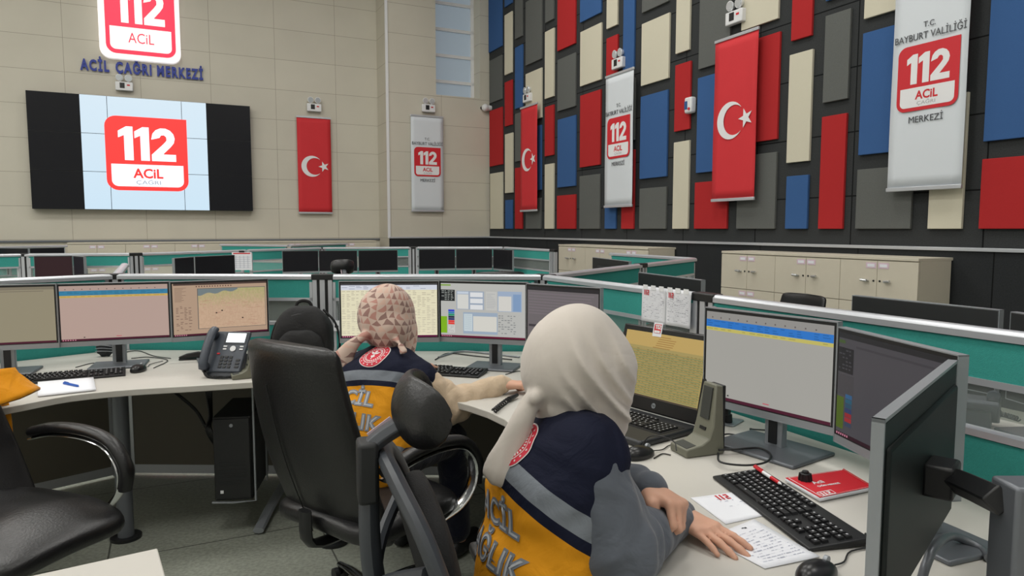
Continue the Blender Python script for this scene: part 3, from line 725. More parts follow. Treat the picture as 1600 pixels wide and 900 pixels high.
def scr_app(bg=(178, 178, 174), k=1.0):
    q = lambda c: tuple(int(v * k) for v in c)
    s = [(0, 0, 1, 1, q(bg), 0), (0.0, 0.02, 0.12, 0.05, q((130, 160, 80)), 2), (0.0, 0.12, 0.17, 0.33, q((28, 30, 32)), 2)]
    s += scrib(0.01, 0.13, 0.16, 0.32, 6, 4, q((150, 155, 150)), 3, 0.9)
    s += [(0.19, 0.14, 0.52, 0.48, q((150, 162, 178)), 1), (0.2, 0.2, 0.335, 0.47, q((205, 205, 200)), 2), (0.2, 0.15, 0.335, 0.19, q((190, 200, 212)), 2)]
    s += [(0.355, 0.16 + i * 0.115, 0.505, 0.16 + i * 0.115 + 0.085, q((214, 216, 218)), 2) for i in range(3)]
    s += [(0.54, 0.14, 0.67, 0.48, q((188, 188, 184)), 1)] + rows(0.55, 0.18, 0.66, 0.46, 9, q((166, 168, 170)), 2, 0.3, 0.5)
    s += [(0.68, 0.13, 0.96, 0.5, q((152, 168, 190)), 1), (0.69, 0.22, 0.84, 0.49, q((204, 202, 196)), 2), (0.86, 0.18, 0.95, 0.49, q((124, 150, 184)), 2)]
    s += [(0.27, 0.53, 0.68, 0.93, q((150, 165, 182)), 1), (0.28, 0.56, 0.38, 0.88, q((192, 204, 208)), 2), (0.39, 0.6, 0.67, 0.88, q((206, 204, 196)), 2)]
    s += rows(0.29, 0.58, 0.37, 0.87, 8, q((170, 182, 190)), 3, 0.3) + scrib(0.69, 0.56, 0.9, 0.92, 9, 6, q((130, 132, 132)), 2, 0.6)
    s += [(0.0, 0.62, 0.075, 0.93, q((122, 172, 30)), 2)]
    for i, c in enumerate([(40, 60, 190), (40, 120, 170), (30, 140, 100), (24, 34, 60), (40, 40, 100), (215, 50, 50), (215, 60, 50)]): s.append((0.09, 0.49 + i * 0.04, 0.165, 0.49 + i * 0.04 + 0.036, q(c), 2))
    s += [(0.09, 0.78, 0.17, 0.92, q((196, 196, 192)), 2)] + scrib(0.1, 0.79, 0.16, 0.91, 6, 3, q((150, 150, 150)), 3)
    return s + taskbar(q((96, 20, 50)))
def scr_dim(k=1.0):
    q = lambda c: tuple(int(v * k) for v in c)
    s = [(0, 0, 1, 1, q((104, 98, 100)), 0), (0, 0, 1, 0.06, q((40, 38, 40)), 2)] + rows(0.02, 0.1, 0.97, 0.5, 8, q((112, 104, 108)), 1, 0.5, 0.1) + rows(0.02, 0.66, 0.97, 0.7, 1, q((60, 56, 60)), 2, 1)
    return s + taskbar(q((80, 30, 50)))
def scr_dark():
    s = [(0, 0, 1, 1, (66, 64, 68), 0), (0, 0, 1, 0.05, (34, 34, 36), 2), (0.0, 0.07, 0.07, 0.1, (60, 78, 40), 2), (0.0, 0.14, 0.16, 0.38, (30, 30, 33), 2)]
    s += scrib(0.01, 0.15, 0.15, 0.36, 6, 4, (58, 58, 62), 3, .8) + rows(0.18, 0.1, 0.95, 0.14, 1, (58, 56, 60), 1, .5)
    s += [(0, 0.62, 0.075, 0.93, (70, 88, 26), 2), (0.0, 0.4, 0.17, 0.6, (62, 60, 63), 1)]
    for i, c in enumerate([(44, 84, 120), (36, 80, 100), (40, 70, 90), (44, 56, 90), (130, 36, 44), (140, 40, 44), (50, 60, 80)]): s.append((0.09, 0.58 + i * 0.045, 0.16, 0.58 + i * 0.045 + 0.04, c, 2))
    return s + taskbar((40, 16, 26))
HM = 0.31
px_mon('monitor', 'leftmost monitor with a blank grey-beige screen cut by the photo edge', (-92, 449, 553), (87, 437.5, 537), HM, [(0, 0, 1, 1, (142, 134, 112), 0), (0, 0, 1, 0.05, (120, 112, 96), 1)] + rows(0.02, 0.07, 0.9, 0.1, 1, (120, 112, 96), 1, .5) + taskbar(), zt=1.176)
px_mon('monitor', 'monitor with a pinkish list screen, blue and yellow band on top, left desk', (88, 438, 537), (264, 431.5, 526), HM, scr_list((176, 152, 142), (52, 122, 156), (196, 164, 88)), zt=1.174)
px_mon('monitor', 'monitor showing a country map behind the desk phone', (265, 431.5, 526), (418, 431, 520), HM, scr_map(), zt=1.172)
px_mon('monitor', 'bright monitor with a yellowish table behind the patterned headscarf', (529.5, 433.5, 530), (685.5, 432.5, 528), HM, scr_sheet(), zt=1.18)
px_mon('monitor', 'monitor with grey program windows right of the patterned headscarf', (686.5, 434, 529), (824, 437.5, 536), HM, scr_app(), zt=1.18, so=(0.06, -0.03, 0.25, 0.19))
px_mon('monitor', 'dim grey-screened monitor partly behind the cream headscarf', (823, 438.5, 539), (939, 447.5, 556), HM, scr_dim(), zt=1.18)
px_mon('monitor', 'bright monitor with a blue and yellow top band right of the laptop', (1103, 477.5, 627), (1310, 505.5, 683), 0.33, scr_list((158, 156, 150), (42, 112, 190), (186, 176, 96), (140, 138, 134)), zt=None, group='monitors of the near desk', so=(0.03, -0.03, 0.30, 0.22))
# third of the near desk: turned steeply
px_mon('monitor', 'darkish monitor angled between the bright one and the monitor seen from behind', (1312, 505.5, 684), (1500, 562, 790), 0.33, scr_dark(), zt=None, group='monitors of the near desk', stand=False)
# monitor seen from behind, on its own arm
a = Zp(1490, 564, 1.155); c = Zp(1374, 657, 1.155)
def rear_monitor():
    # the screen looks away from the camera: viewer's left of the screen is the near end
    L = Vector((c.x, c.y, 0)); Rr = Vector((a.x, a.y, 0)); d = (Rr - L); Wd = d.length
    H = 0.33; zt = 1.155
    m = (L + Rr) / 2; rz = math.atan2(d.y, d.x) + PI   # local -y faces up-left, away from camera
    t = thing('monitor', 'large monitor seen from behind at right with silver edge, nearest the camera', 'monitor', (m.x, m.y, DZ), rz, 'monitors of the near desk')
    zb = zt - H - DZ; zc = zb + H / 2
    bm = B(); bx(bm, (0, 0.0, zc), (Wd, 0.014, H)); bx(bm, (0, 0.008, zc - 0.02), (Wd * 0.94, 0.012, H * 0.84)); ob('back_shell', bm, mat('rear_shell', (22, 29, 29), 0.5, spec=.25), t, bevel=0.006)
    bm = B()
    for z in (zb, zb + H): bx(bm, (0, -0.001, z), (Wd + 0.006, 0.018, 0.006))
    for x in (-Wd / 2, Wd / 2): bx(bm, (x, -0.001, zc), (0.006, 0.018, H + 0.006))
    ob('edge_trim', bm, SILVER, t, smooth=False)
    s = ob('screen', col_mesh([(-Wd / 2 + .008, zb + .008, Wd / 2 - .008, zb + H - .008, (150, 150, 150), 0), (-Wd / 2 + .008, zb + H - 0.06, Wd / 2 - .008, zb + H - .02, (42, 112, 190), 1)]), EMI, t, smooth=False); s.location = (0, -0.0085, 0)
    bm = B(); bx(bm, (0.0, 0.036, zc + 0.0), (0.075, 0.05, 0.06)); ob('mount_block', bm, BLK, t, bevel=0.006)
    return t, m, rz, zc
RM, rm_c, rm_rz, rm_zc = rear_monitor()
# arm + column of that stand
colp = Yp(1610, 752, 1.02); cz = colp.z
t = thing('monitor_stand', 'grey stand column with black arm holding the rear-facing monitor', 'stand', (colp.x + 0.02, colp.y, DZ))
bm = B(); bx(bm, (0, 0, (cz - DZ) / 2 + 0.006), (0.12, 0.06, cz - DZ - 0.012)); ob('column', bm, DSILVER, t, bevel=0.006)
bm = B(); bx(bm, (0, 0, 0.006), (0.26, 0.22, 0.012)); ob('base_plate', bm, DSILVER, t, bevel=0.004)
nrm = Vector((math.sin(rm_rz), -math.cos(rm_rz), 0)); q = Vector((rm_c.x, rm_c.y, 0)) - nrm * 0.055 + Vector((0, 0, DZ + rm_zc)); e = Vector((colp.x - 0.045, colp.y, cz - 0.03))
o0 = Vector((colp.x + 0.02, colp.y, DZ)); bm = B(); tube(bm, [q - o0, (q + e) / 2 - o0 + Vector((0, 0.01, 0.0)), e - o0], 0.024, seg=4); ob('arm', bm, BLK, t, bevel=0.003)
# second stand foot seen under it
pp = Zp(1492, 862, DZ); t = thing('monitor_stand', 'grey stand with flat foot below the rear-facing monitor', 'stand', (pp.x, pp.y + 0.03, DZ), 0.35)
bm = B(); bx(bm, (0, 0, 0.006), (0.17, 0.15, 0.012)); ob('base_plate', bm, DSILVER, t, bevel=0.004)
bm = B(); bx(bm, (-0.0, 0.04, 0.10), (0.05, 0.022, 0.18)); ob('column', bm, SILVER, t, bevel=0.004)

# black monitors of the rear desks
def far_mon(label, L, R, y0L, y0R, H=0.29, col=(9, 9, 12), zt=1.16):
    a = Zp(L, y0L + 0.8, zt); b_ = Zp(R, y0R + 0.8, zt)
    return monitor('monitor', label, a, b_, zt, H, [(0, 0, 1, 1, col, 0)], group='switched off monitors of the rear desks')
far_mon('black monitor under the beige wall, leftmost of the three left of the hidden chair', 441, 497, 391.3, 390.6); far_mon('black monitor behind the dark chair top in the rear row', 498, 558, 390.6, 390.4); far_mon('black monitor right of the dark chair top in the rear row', 560, 621, 390.4, 389.8)
far_mon('black monitor, leftmost of the three near the room corner', 654.5, 711, 388.8, 388.4); far_mon('black monitor, middle of the three near the room corner', 712.5, 769, 388.4, 388.2); far_mon('black monitor, rightmost of the three near the room corner', 771, 801, 388.4, 389.8)
far_mon('black monitor left of the hanging calendar, narrow in view', 272, 302, 402.6, 400.4); far_mon('black monitor directly behind the hanging calendar', 304, 366, 400.2, 397.5)
far_mon('dark reddish monitor in the rear row at left', 53, 113, 399.2, 398.6, col=(44, 22, 26)); far_mon('dark monitor right of the reddish one in the rear row', 115, 131, 399, 400.2, col=(20, 20, 26))
far_mon('black monitor at the far left under the beige wall, left one', -30, 44, 386.6, 387.2); far_mon('black monitor at the far left under the beige wall, right one', 46, 100, 387.2, 385.8)
# monitors seen from behind beyond the partitions
def back_mon(label, L, R, yL, yR, zt=1.15, H=0.31, stand=True):
    a = Zp(R, yR, zt); b_ = Zp(L, yL, zt)
    return monitor('monitor', label, a, b_, zt, H, [(0, 0, 1, 1, (60, 60, 62), 0)], group='monitors seen from behind')
back_mon('monitor seen from behind above the right partition, long dark back', 1337, 1567, 461, 484, stand=True)
back_mon('monitor seen from behind at the right photo edge', 1588, 1760, 487, 512)
back_mon('monitor seen from behind above the taped handwritten sheets', 1002, 1101, 425.5, 437.5, zt=1.16)
back_mon('small dark monitor back in front of the far cream cupboards', 929, 986, 402, 408.5, zt=1.16)
# rear worktops
def rear_top(P, depth, label, side=1):
    O = off_poly([Vector((p.x, p.y, 0)) for p in P], side * 0.03); I = off_poly([Vector((p.x, p.y, 0)) for p in P], side * (0.03 + depth))
    bm = B(); prism(bm, [xy(p) for p in O] + [xy(p) for p in reversed(I)], DZ - 0.028, DZ); tag(ob('worktop', bm, DESK, None, smooth=False), label, 'desk', 'rear worktops')
rear_top([P4 + (P5 - P4) * 0.1, P5, P6], 0.75, 'pale worktop beyond the right partition carrying a phone', -1)
rear_top(R[2:6], 0.85, 'pale worktop under the rear row of black monitors'); rear_top(R[5:], 0.6, 'pale worktop of the rear row near the room corner'); rear_top(R[:3], 0.95, 'pale worktop of the rear row at left')
# shelf edge strip seen under beyond-glass
# ---------------------------------------------------------------- cream cupboards
LBL = mat('cupboard_label', (214, 190, 204), 0.7); CHR2 = mat('handle_metal', (196, 198, 200), 0.3, 0.8)
def cupboard(s0, s1, H, Dp, p0, D, rz, label, group, splits, tiers=2, n=NR):
    t = thing('cupboard', label, 'cupboard', p0 + D * ((s0 + s1) / 2), rz, group); W = s1 - s0
    bm = B(); bx(bm, (0, -Dp / 2 + 0.0, H / 2), (W - 0.002, Dp - 0.04, H)); ob('body', bm, CREAM, t, smooth=False)
    bm = B(); bx(bm, (0, -Dp / 2, H + 0.0125), (W - 0.001, Dp + 0.01, 0.025)); ob('top_board', bm, CREAM, t, bevel=0.002)
    for k, (za, zb_) in enumerate(((0.05, 0.42), (0.42, 0.79), (0.79, H - 0.005))):
        th = zb_ - za
        for i, sx in enumerate((-1, 1)):
            w = W / 2 - 0.004; z = (za + zb_) / 2
            bm = B(); bx(bm, (sx * W / 4, -Dp + 0.008, z), (w, 0.018, th - 0.006)); d_ = ob('door', bm, CREAM, t, bevel=0.0015, smooth=False)
            hz = zb_ - 0.18
            bm = B(); cyl(bm, (sx * 0.085, -Dp - 0.002, hz), (sx * 0.085, -Dp - 0.025, hz), 0.009, seg=10); tube(bm, [(sx * 0.085 - 0.0, -Dp - 0.025, hz), (sx * 0.085 + sx * 0.055, -Dp - 0.03, hz + .004)], 0.012, seg=8); ob('handle', bm, CHR2, d_)
            bm = B(); cyl(bm, (sx * 0.03, -Dp, hz), (sx * 0.03, -Dp - 0.006, hz), 0.009, seg=10); ob('lock', bm, BLK, d_)
            bm = B(); bx(bm, (sx * 0.06, -Dp - 0.002, zb_ - 0.045), (0.10, 0.003, 0.05)); lb = ob('label_holder', bm, LBL, d_, smooth=False)
            bm = B(); bx(bm, (sx * 0.06, -Dp - 0.004, zb_ - 0.045), (0.07, 0.002, 0.026)); ob('paper_label', bm, PAPER, lb, smooth=False)
    return t
CD = 0.45
def sfront(px, py): return sb(plane_hit(px, py, W3 + NR * (CD + 0.013), NR))
zc1 = on_right(1130, 388, 0.458).z; print('cupboard heights', zc1, on_right(1437, 397, 0.458).z, on_right(873, 379, 0.458).z)
HC = 1.17
xs = [sfront(1128, 390), sfront(1212, 390), sfront(1314, 390), sfront(1437, 390)]
for i in range(3): cupboard(xs[i], xs[i + 1], HC, CD, W3 + NR * 0.013, DR, RR, 'cream cupboard with label holders under the panelled wall, %s of the near three' % ['left', 'middle', 'right'][i], 'cream cupboards along the panelled wall', None)
xs = [sfront(873, 385), sfront(915, 385), sfront(962, 385), sfront(1013, 385)]
for i in range(3): cupboard(xs[i], xs[i + 1], HC, CD, W3 + NR * 0.013, DR, RR, 'cream cupboard near the room corner, %s of the far three' % ['left', 'middle', 'right'][i], 'cream cupboards along the panelled wall', None)
def sbk(px): return (plane_hit(px, 382, KB + NB * CD, NB) - KB).dot(DB)
xb = [sbk(105), sbk(196), sbk(273), sbk(345), sbk(420), sbk(500), sbk(588)]
wn = ['first', 'second', 'third', 'fourth', 'fifth', 'sixth']
for i in range(6): cupboard(xb[i], xb[i + 1], 1.185, CD, KB + NB * 0.002, DB, RB, 'cream cupboard along the beige back wall, %s from the left' % wn[i], 'cream cupboards along the back wall', None, n=NB)
# ---------------------------------------------------------------- keyboards and mice
KEYM = mat('key_cap', (26, 26, 28), 0.5, spec=0.35); LEG_ = mat('key_legend', (170, 172, 176), 0.6)
def key_mesh(w, legend=True):
    bm = B(); bx(bm, (0, 0, 0.003), (w, 0.0155, 0.006), taper=0.86)
    for f in bm.faces: f.material_index = 0
    n = len(bm.faces)
    if legend: bx(bm, (-w * 0.12, 0.0015, 0.0062), (min(0.005, w * .3), 0.0045, 0.0003))
    bm.faces.ensure_lookup_table()
    for i in range(n, len(bm.faces)): bm.faces[i].material_index = 1
    me = bpy.data.meshes.new('key'); bm.to_mesh(me); bm.free(); me.materials.append(KEYM); me.materials.append(LEG_); return me
KM = {}
def key(parent, x, y, w, z=0.0):
    k = round(w, 3)
    if k not in KM: KM[k] = key_mesh(w)
    o = bpy.data.objects.new('key', KM[k]); C.objects.link(o); o.parent = parent; o.location = (x, y, z); return o
def keys(parent, L, full=True, z=0.0, y0=0.0):
    U = 0.019; u = 0.019; x0 = -L / 2 + 0.012; cnt = 0
    rws = [[1, .5, 1, 1, 1, 1, .5, 1, 1, 1, 1, .5, 1, 1, 1, 1], [1] * 13 + [2], [1.5] + [1] * 12 + [1.5], [1.75] + [1] * 11 + [2.25], [2.25] + [1] * 10 + [2.75], [1.25, 1.25, 1.25, 6.25, 1.25, 1.25, 1.25, 1.25]]
    for r, rw in enumerate(rws):
        x = x0; y = y0 + 0.050 - r * U - (0.003 if r else -0.003)
        for i, w in enumerate(rw):
            if w == .5: x += w * u * 0.5; continue
            if cnt < 84: key(parent, x + w * u / 2, y, w * u - 0.003, z); cnt += 1
            x += w * u
    xn = x0 + 15.3 * u
    if full:
        for (i, r) in ((0, 1), (1, 1), (2, 1), (0, 2), (1, 2), (2, 2), (1, 4), (0, 5), (1, 5), (2, 5)): key(parent, xn + u * (i + .5), y0 + 0.047 - r * U, u - 0.003, z)
        xp = xn + 3.25 * u
        for r in range(1, 6):
            for i in range(4):
                if (r, i) in ((5, 1), (3, 3)): continue
                key(parent, xp + u * (i + .5), y0 + 0.047 - r * U, u - 0.003, z)
def keyboard(pa, pb, label, w=0.15, z=DZ):
    a = Zp(*pa, z + 0.015); b_ = Zp(*pb, z + 0.015); c = (a + b_) / 2; L = 0.45
    t = thing('keyboard', label, 'keyboard', (c.x, c.y, z), math.atan2(b_.y - a.y, b_.x - a.x), 'black keyboards')
    bm = B(); s = w / 2
    loft(bm, [[Vector((x, -s, 0.001)), Vector((x, -s, 0.009)), Vector((x, s - 0.012, 0.021)), Vector((x, s, 0.019)), Vector((x, s, 0.004))] for x in (-L / 2, L / 2)]); case = ob('case', bm, BLK, t, bevel=0.003)
    h = bpy.data.objects.new('key_bed', None)  # tilt carried by the keys' parent
    bm = B(); bx(bm, (0, 0, -0.0005), (L - 0.02, w - 0.03, 0.001)); bed = ob('key_bed', bm, KEYM, t, smooth=False); bed.location = (0, 0, 0.0155); bed.rotation_euler = (math.atan(0.012 / (w - .012)), 0, 0)
    keys(bed, L); return t
keyboard((24, 593), (190, 579), 'black keyboard on the left worktop behind the writing paper')
keyboard((613, 573), (762, 582), 'black keyboard right of the patterned headscarf')
keyboard((1155, 739), (1310, 846), 'large black keyboard with a red and white pen lying on it, near right')
def mouse(px, py, rz, label, s=1.0):
    p = Zp(px, py, DZ); t = thing('computer_mouse', label, 'mouse', (p.x, p.y, DZ), rz, 'black mice')
    bm = B(); bmesh.ops.create_uvsphere(bm, u_segments=24, v_segments=16, radius=1)
    for v in bm.verts:
        x, y, z = v.co; z = max(z, -0.25); v.co = Vector((x * 0.032 * (1 - 0.12 * y) * s, y * 0.058 * s, (z + 0.25) * 0.028 * (1 - 0.25 * y) * s + 0.001))
    b_ = ob('shell', bm, mat('mouse_shell', (22, 22, 24), 0.32), t, ang=70)
    bm = B(); cyl(bm, (-0.004, 0.034 * s, 0.027 * s), (0.004, 0.034 * s, 0.027 * s), 0.009 * s, seg=14); ob('wheel', bm, SILVER, t)
    bm = B(); tube(bm, [(0, 0.055 * s, 0.008), (0.004, 0.10, 0.004), (-0.01, 0.16, 0.004), (0.02, 0.24, 0.004)], 0.0018, smooth=4); ob('cord', bm, BLK, t)
    return t
mouse(217, 580, 0.1, 'black mouse right of the left keyboard')
mouse(1000, 714, -0.9, 'black mouse in front of the laptop')
mouse(1277, 903, -0.9, 'black mouse at the bottom edge below the near keyboard')
mouse(826, 605, -0.2, 'black mouse under the hand of the person in the patterned scarf')

# ---------------------------------------------------------------- laptop
a = Zp(1093, 667, 0.772); h = Zp(985, 637, 0.772); dd = (a - h).normalized(); LW = 0.42
c = a - dd * (LW / 2); t = thing('laptop', 'open black laptop showing a yellow-green table', 'laptop', (c.x, c.y, DZ), math.atan2(dd.y, dd.x))
LDp = 0.29
bm = B(); bx(bm, (0, -LDp / 2, 0.013), (LW, LDp, 0.022)); base = ob('base', bm, mat('laptop_shell', (32, 34, 38), 0.4), t, bevel=0.008, seg=3)
bm = B(); bx(bm, (-0.0, -0.12, 0.0245), (0.39, 0.125, 0.001)); bed = ob('key_bed', bm, KEYM, t, smooth=False)
kb = bpy.data.objects.new('k', None); bpy.data.objects.remove(kb)
keys(bed, 0.385, full=False, z=0.0245, y0=-0.115)
for r in range(5):
    for i in range(4): key(bed, -0.1925 + 0.012 + 15.4 * 0.019 + 0.019 * (i + .5) - 0.002, -0.068 - 0.019 * (r + .0) - 0.019, 0.016, 0.0245)
bm = B(); bx(bm, (-0.03, -0.245, 0.0245), (0.10, 0.055, 0.001)); ob('touchpad', bm, BLK, t, smooth=False)
lid = B(); bx(lid, (0, 0.006, 0.155), (LW, 0.012, 0.31)); lo = ob('lid', lid, mat('laptop_lid', (18, 18, 20), 0.25), t, bevel=0.006, seg=3); lo.location = (0, 0.0, 0.024); lo.rotation_euler = (math.radians(-13), 0, 0)
w2 = LW / 2 - 0.02; rc = [(-w2, 0.05, w2, 0.288, (158, 142, 88), 0), (-w2, 0.235, w2, 0.288, (182, 154, 92), 1), (-w2, 0.05, w2, 0.056, (70, 60, 50), 2)]
for i in range(19): z = 0.06 + i * 0.0087; rc.append((-w2 + .012, z, w2 - .006, z + 0.0022, (112, 124, 84), 2)); rc.append((-w2 + .012, z + .0044, w2 - .006, z + 0.0056, (150, 118, 62), 2))
for i in range(19):
    for j in range(22):
        if random.random() < .7: xx = -w2 + .016 + j * 0.0168; z = 0.06 + i * 0.0087 + .0058; rc.append((xx, z, xx + random.uniform(.006, .013), z + .0018, (110, 112, 70), 3))
for i in range(6): xx = -0.06 + random.random() * 0.04; rc.append((xx, 0.235 + i * 0.008, xx + 0.08, 0.2375 + i * 0.008, (150, 112, 60), 2))
sc = ob('screen', col_mesh(rc), EMI, lo, smooth=False); sc.location = (0, -0.0006, 0)
bm = B(); cyl(bm, (0.0, 0.0, 0.027), (0.0, -0.0015, 0.027), 0.0095, seg=24); lg = ob('round_badge', bm, SILVER, lo)
bm = B(); me = text_mesh('hp', 0.014, 0.0003, 0.0); putmesh(bm, upright(me, 0, -0.002, 0.028)); ob('badge_letters', bm, BLK, lg, smooth=False)
# little emblem card stuck on the lid
tc = thing('emblem_card', 'small white card with red 112 emblem on top of the laptop screen', 'card', (0, 0, 0)); bpy.context.view_layer.update()
mw = lo.matrix_world if False else None
lidM = Matrix.Translation((c.x, c.y, DZ)) @ Matrix.Rotation(math.atan2(dd.y, dd.x), 4, 'Z') @ Matrix.Translation((0, 0, 0.024)) @ Matrix.Rotation(math.radians(-13), 4, 'X')
inv = lidM.inverted(); o3 = inv @ Vector((0, 0, CZ)); d3 = inv.to_3x3() @ ray(1027.5, 515); tq = (-0.002 - o3.y) / d3.y; hit = o3 + d3 * tq
tc.matrix_world = lidM @ Matrix.Translation((hit.x, -0.0012, hit.z))
bm = B(); bx(bm, (0, 0, 0), (0.042, 0.001, 0.052)); ob('card', bm, PAPER, tc, smooth=False)
bm = B(); plate(bm, rrect(0.032, 0.034, 0.005, 0, 0.003, square=(0,)), -0.0006, -0.0012); ob('emblem_ground', bm, RED, tc, smooth=False)
bm = B(); plate(bm, D1(-0.011, 0.002, 0.016), -0.0012, -0.0018); plate(bm, D1(-0.003, 0.002, 0.016), -0.0012, -0.0018)
plate(bm, D2(0.004, 0.002, 0.016), -0.0012, -0.0018); plate(bm, rrect(0.026, 0.009, 0.002, 0, -0.008), -0.0012, -0.0018); ob('emblem_number', bm, FW, tc, smooth=False)

# ---------------------------------------------------------------- desk microphone
OLIVE = mat('olive_grey_plastic', (112, 112, 98), 0.5); DOL = mat('grille', (58, 60, 56), 0.7)
def desk_mic(px, py, rz, label, s=1.0):
    p = Zp(px, py, DZ); t = thing('desk_microphone', label, 'microphone', (p.x, p.y, DZ), rz, 'olive grey desk microphones'); t.scale = (s, s, s)
    # local -x is the front; side profile in xz, extruded along y
    pr = [(-0.075, 0.001), (0.06, 0.001), (0.06, 0.21), (0.035, 0.215), (0.018, 0.09), (0.005, 0.05), (-0.02, 0.036), (-0.075, 0.026)]
    bm = B(); plate(bm, pr, -0.045, 0.045)
    for v in bm.verts:
        if v.co.z > 0.1: v.co.y *= 0.72
    ob('body', bm, OLIVE, t, bevel=0.004)
    bm = B(); bx(bm, (0.066, 0, 0.105), (0.014, 0.06, 0.21)); ob('back_cover', bm, BLK, t, bevel=0.003)
    bm = B(); bx(bm, (-0.052, 0, 0.0295), (0.035, 0.07, 0.004), Matrix.Rotation(-0.17, 3, 'Y')); ob('talk_key', bm, DOL, t, bevel=0.001)
    bm = B(); bx(bm, (0.024, 0, 0.155), (0.004, 0.044, 0.10), Matrix.Rotation(0.133, 3, 'Y')); ob('grille', bm, DOL, t, bevel=0.001)
    bm = B(); bx(bm, (0.012, 0, 0.076), (0.003, 0.03, 0.010), Matrix.Rotation(0.3, 3, 'Y')); ob('name_plate', bm, BLK, t)
    return t
desk_mic(1092, 706, 0.35, 'olive grey desk microphone with upright grille between laptop and bright monitor')
desk_mic(383, 590, 0.5, 'olive grey desk microphone beside the desk phone, mostly behind the black chair', 0.8)

# ---------------------------------------------------------------- desk phones
PH = mat('phone_slate', (64, 70, 80), 0.42); PH2 = mat('phone_dark', (44, 48, 56), 0.4); LCD = mat('lcd_lit', (232, 238, 244), 0.4, emit=0.75)
def coil(bm, pts, r=0.006, wire=0.0022, turns=40):
    P = catmull(pts, 10); out = []; n = turns * 8
    for i in range(n + 1):
        f = i / n * (len(P) - 1); k = min(int(f), len(P) - 2); p = P[k].lerp(P[k + 1], f - k); d = (P[k + 1] - P[k]).normalized(); x, y = ring_frame(d); a = i * PI / 4
        out.append(p + x * r * math.cos(a) + y * r * math.sin(a))
    tube(bm, out, wire, seg=5)
def phone(p, rz, label, s=1.0, lit=True, tilt=50):
    t = thing('desk_phone', label, 'phone', p, rz, 'desk phones'); t.scale = (s, s, s)
    R = Matrix.Rotation(math.radians(tilt), 3, 'X')
    def T(x, y, z): return R @ Vector((x, y, z)) + Vector((0, -0.075, 0.022))
    bm = B(); bx(bm, (0, 0, 0), (0.19, 0.21, 0.02)); 
    for v in bm.verts: v.co = T(v.co.x, v.co.y + 0.105, v.co.z)
    ob('body', bm, PH, t, bevel=0.006)
    bm = B(); plate(bm, [(-0.09, 0), (0.07, 0.0), (0.06, 0.08), (-0.01, 0.13)], -0.07, 0.07)
    for v in bm.verts: v.co = Vector((v.co.y, v.co.x + 0.0, v.co.z + 0.001))
    ob('foot', bm, PH2, t, bevel=0.004)
    def quad(name, x0, y0, x1, y1, m, z=0.0105, th=0.003):
        bm = B(); bx(bm, ((x0 + x1) / 2, (y0 + y1) / 2, z), (x1 - x0, y1 - y0, th))
        for v in bm.verts: v.co = T(*v.co)
        return ob(name, bm, m, t, bevel=0.0008)
    quad('display_frame', -0.022, 0.142, 0.088, 0.204, PH2); quad('display', -0.012, 0.150, 0.080, 0.198, LCD if lit else SCRN, 0.0125)
    for j in range(4):
        for i in range(3): quad('key_button', -0.018 + i * 0.022, 0.02 + j * 0.0165, -0.002 + i * 0.022, 0.031 + j * 0.0165, BLK, 0.012)
    for j in range(3): quad('function_button', 0.062, 0.022 + j * 0.017, 0.082, 0.032 + j * 0.017, BLK, 0.012)
    for (x, y) in ((-0.018, 0.112), (-0.018, 0.126), (0.064, 0.112), (0.064, 0.126)): quad('soft_button', x, y, x + 0.018, y + 0.007, WHITE, 0.012)
    quad('red_button', -0.04, 0.088, -0.026, 0.095, RED, 0.012)
    bm = B(); cyl(bm, T(0.032, 0.118, 0.010), T(0.032, 0.118, 0.0145), 0.014, seg=24); ob('round_button', bm, WHITE, t)
    # handset
    bm = B(); pts = [T(-0.075, 0.005, 0.03), T(-0.075, 0.03, 0.045), T(-0.075, 0.105, 0.052), T(-0.075, 0.18, 0.045), T(-0.075, 0.21, 0.03)]
    tube(bm, pts, 0.021, seg=14, smooth=5, flat=0.75); hs = ob('handset', bm, PH, t, ang=60)
    for y in (0.02, 0.185):
        bm = B(); cyl(bm, T(-0.075, y, 0.012), T(-0.075, y, 0.036), 0.021, 0.024, 18); ob('ear_cup', bm, PH2, hs)
    bm = B(); coil(bm, [T(-0.075, 0.0, 0.02), Vector((-0.05, -0.10, 0.009)), Vector((0.02, -0.115, 0.009)), Vector((0.07, -0.09, 0.009)), Vector((0.06, -0.03, 0.009))]); ob('coiled_cord', bm, BLK, t)
    return t
p = Zp(352, 588, DZ); phone((p.x, p.y + 0.05, DZ), -0.12, 'grey desk phone with a lit display left of the big black chair', 1.0, True, 56)
p = Zp(1505, 668, DZ); phone((p.x + .02, p.y, DZ), 2.5, 'grey desk phone beyond the right partition, seen through its slot', 0.9, False, 30)
bm = B(); P_ = [Zp(1530, 655, DZ + .012), Zp(1545, 645, DZ + .012), Zp(1568, 648, DZ + .012), Zp(1592, 655, DZ + .012)]; coil(bm, P_, 0.008, 0.003, 16); tag(ob('coiled_cord', bm, BLK), 'black coiled phone cord on the worktop beyond the right partition', 'cord')
bm = B(); P_ = [Zp(772, 642, DZ + .012), Zp(783, 633, DZ + .012), Zp(795, 624, DZ + .012)]; coil(bm, P_, 0.0085, 0.0038, 8); cyl(bm, P_[-1], Zp(808, 617, DZ + .014), 0.011, 0.008); tag(ob('coiled_cord', bm, BLK), 'short black coiled cord on the worktop left of the cream headscarf', 'cord')

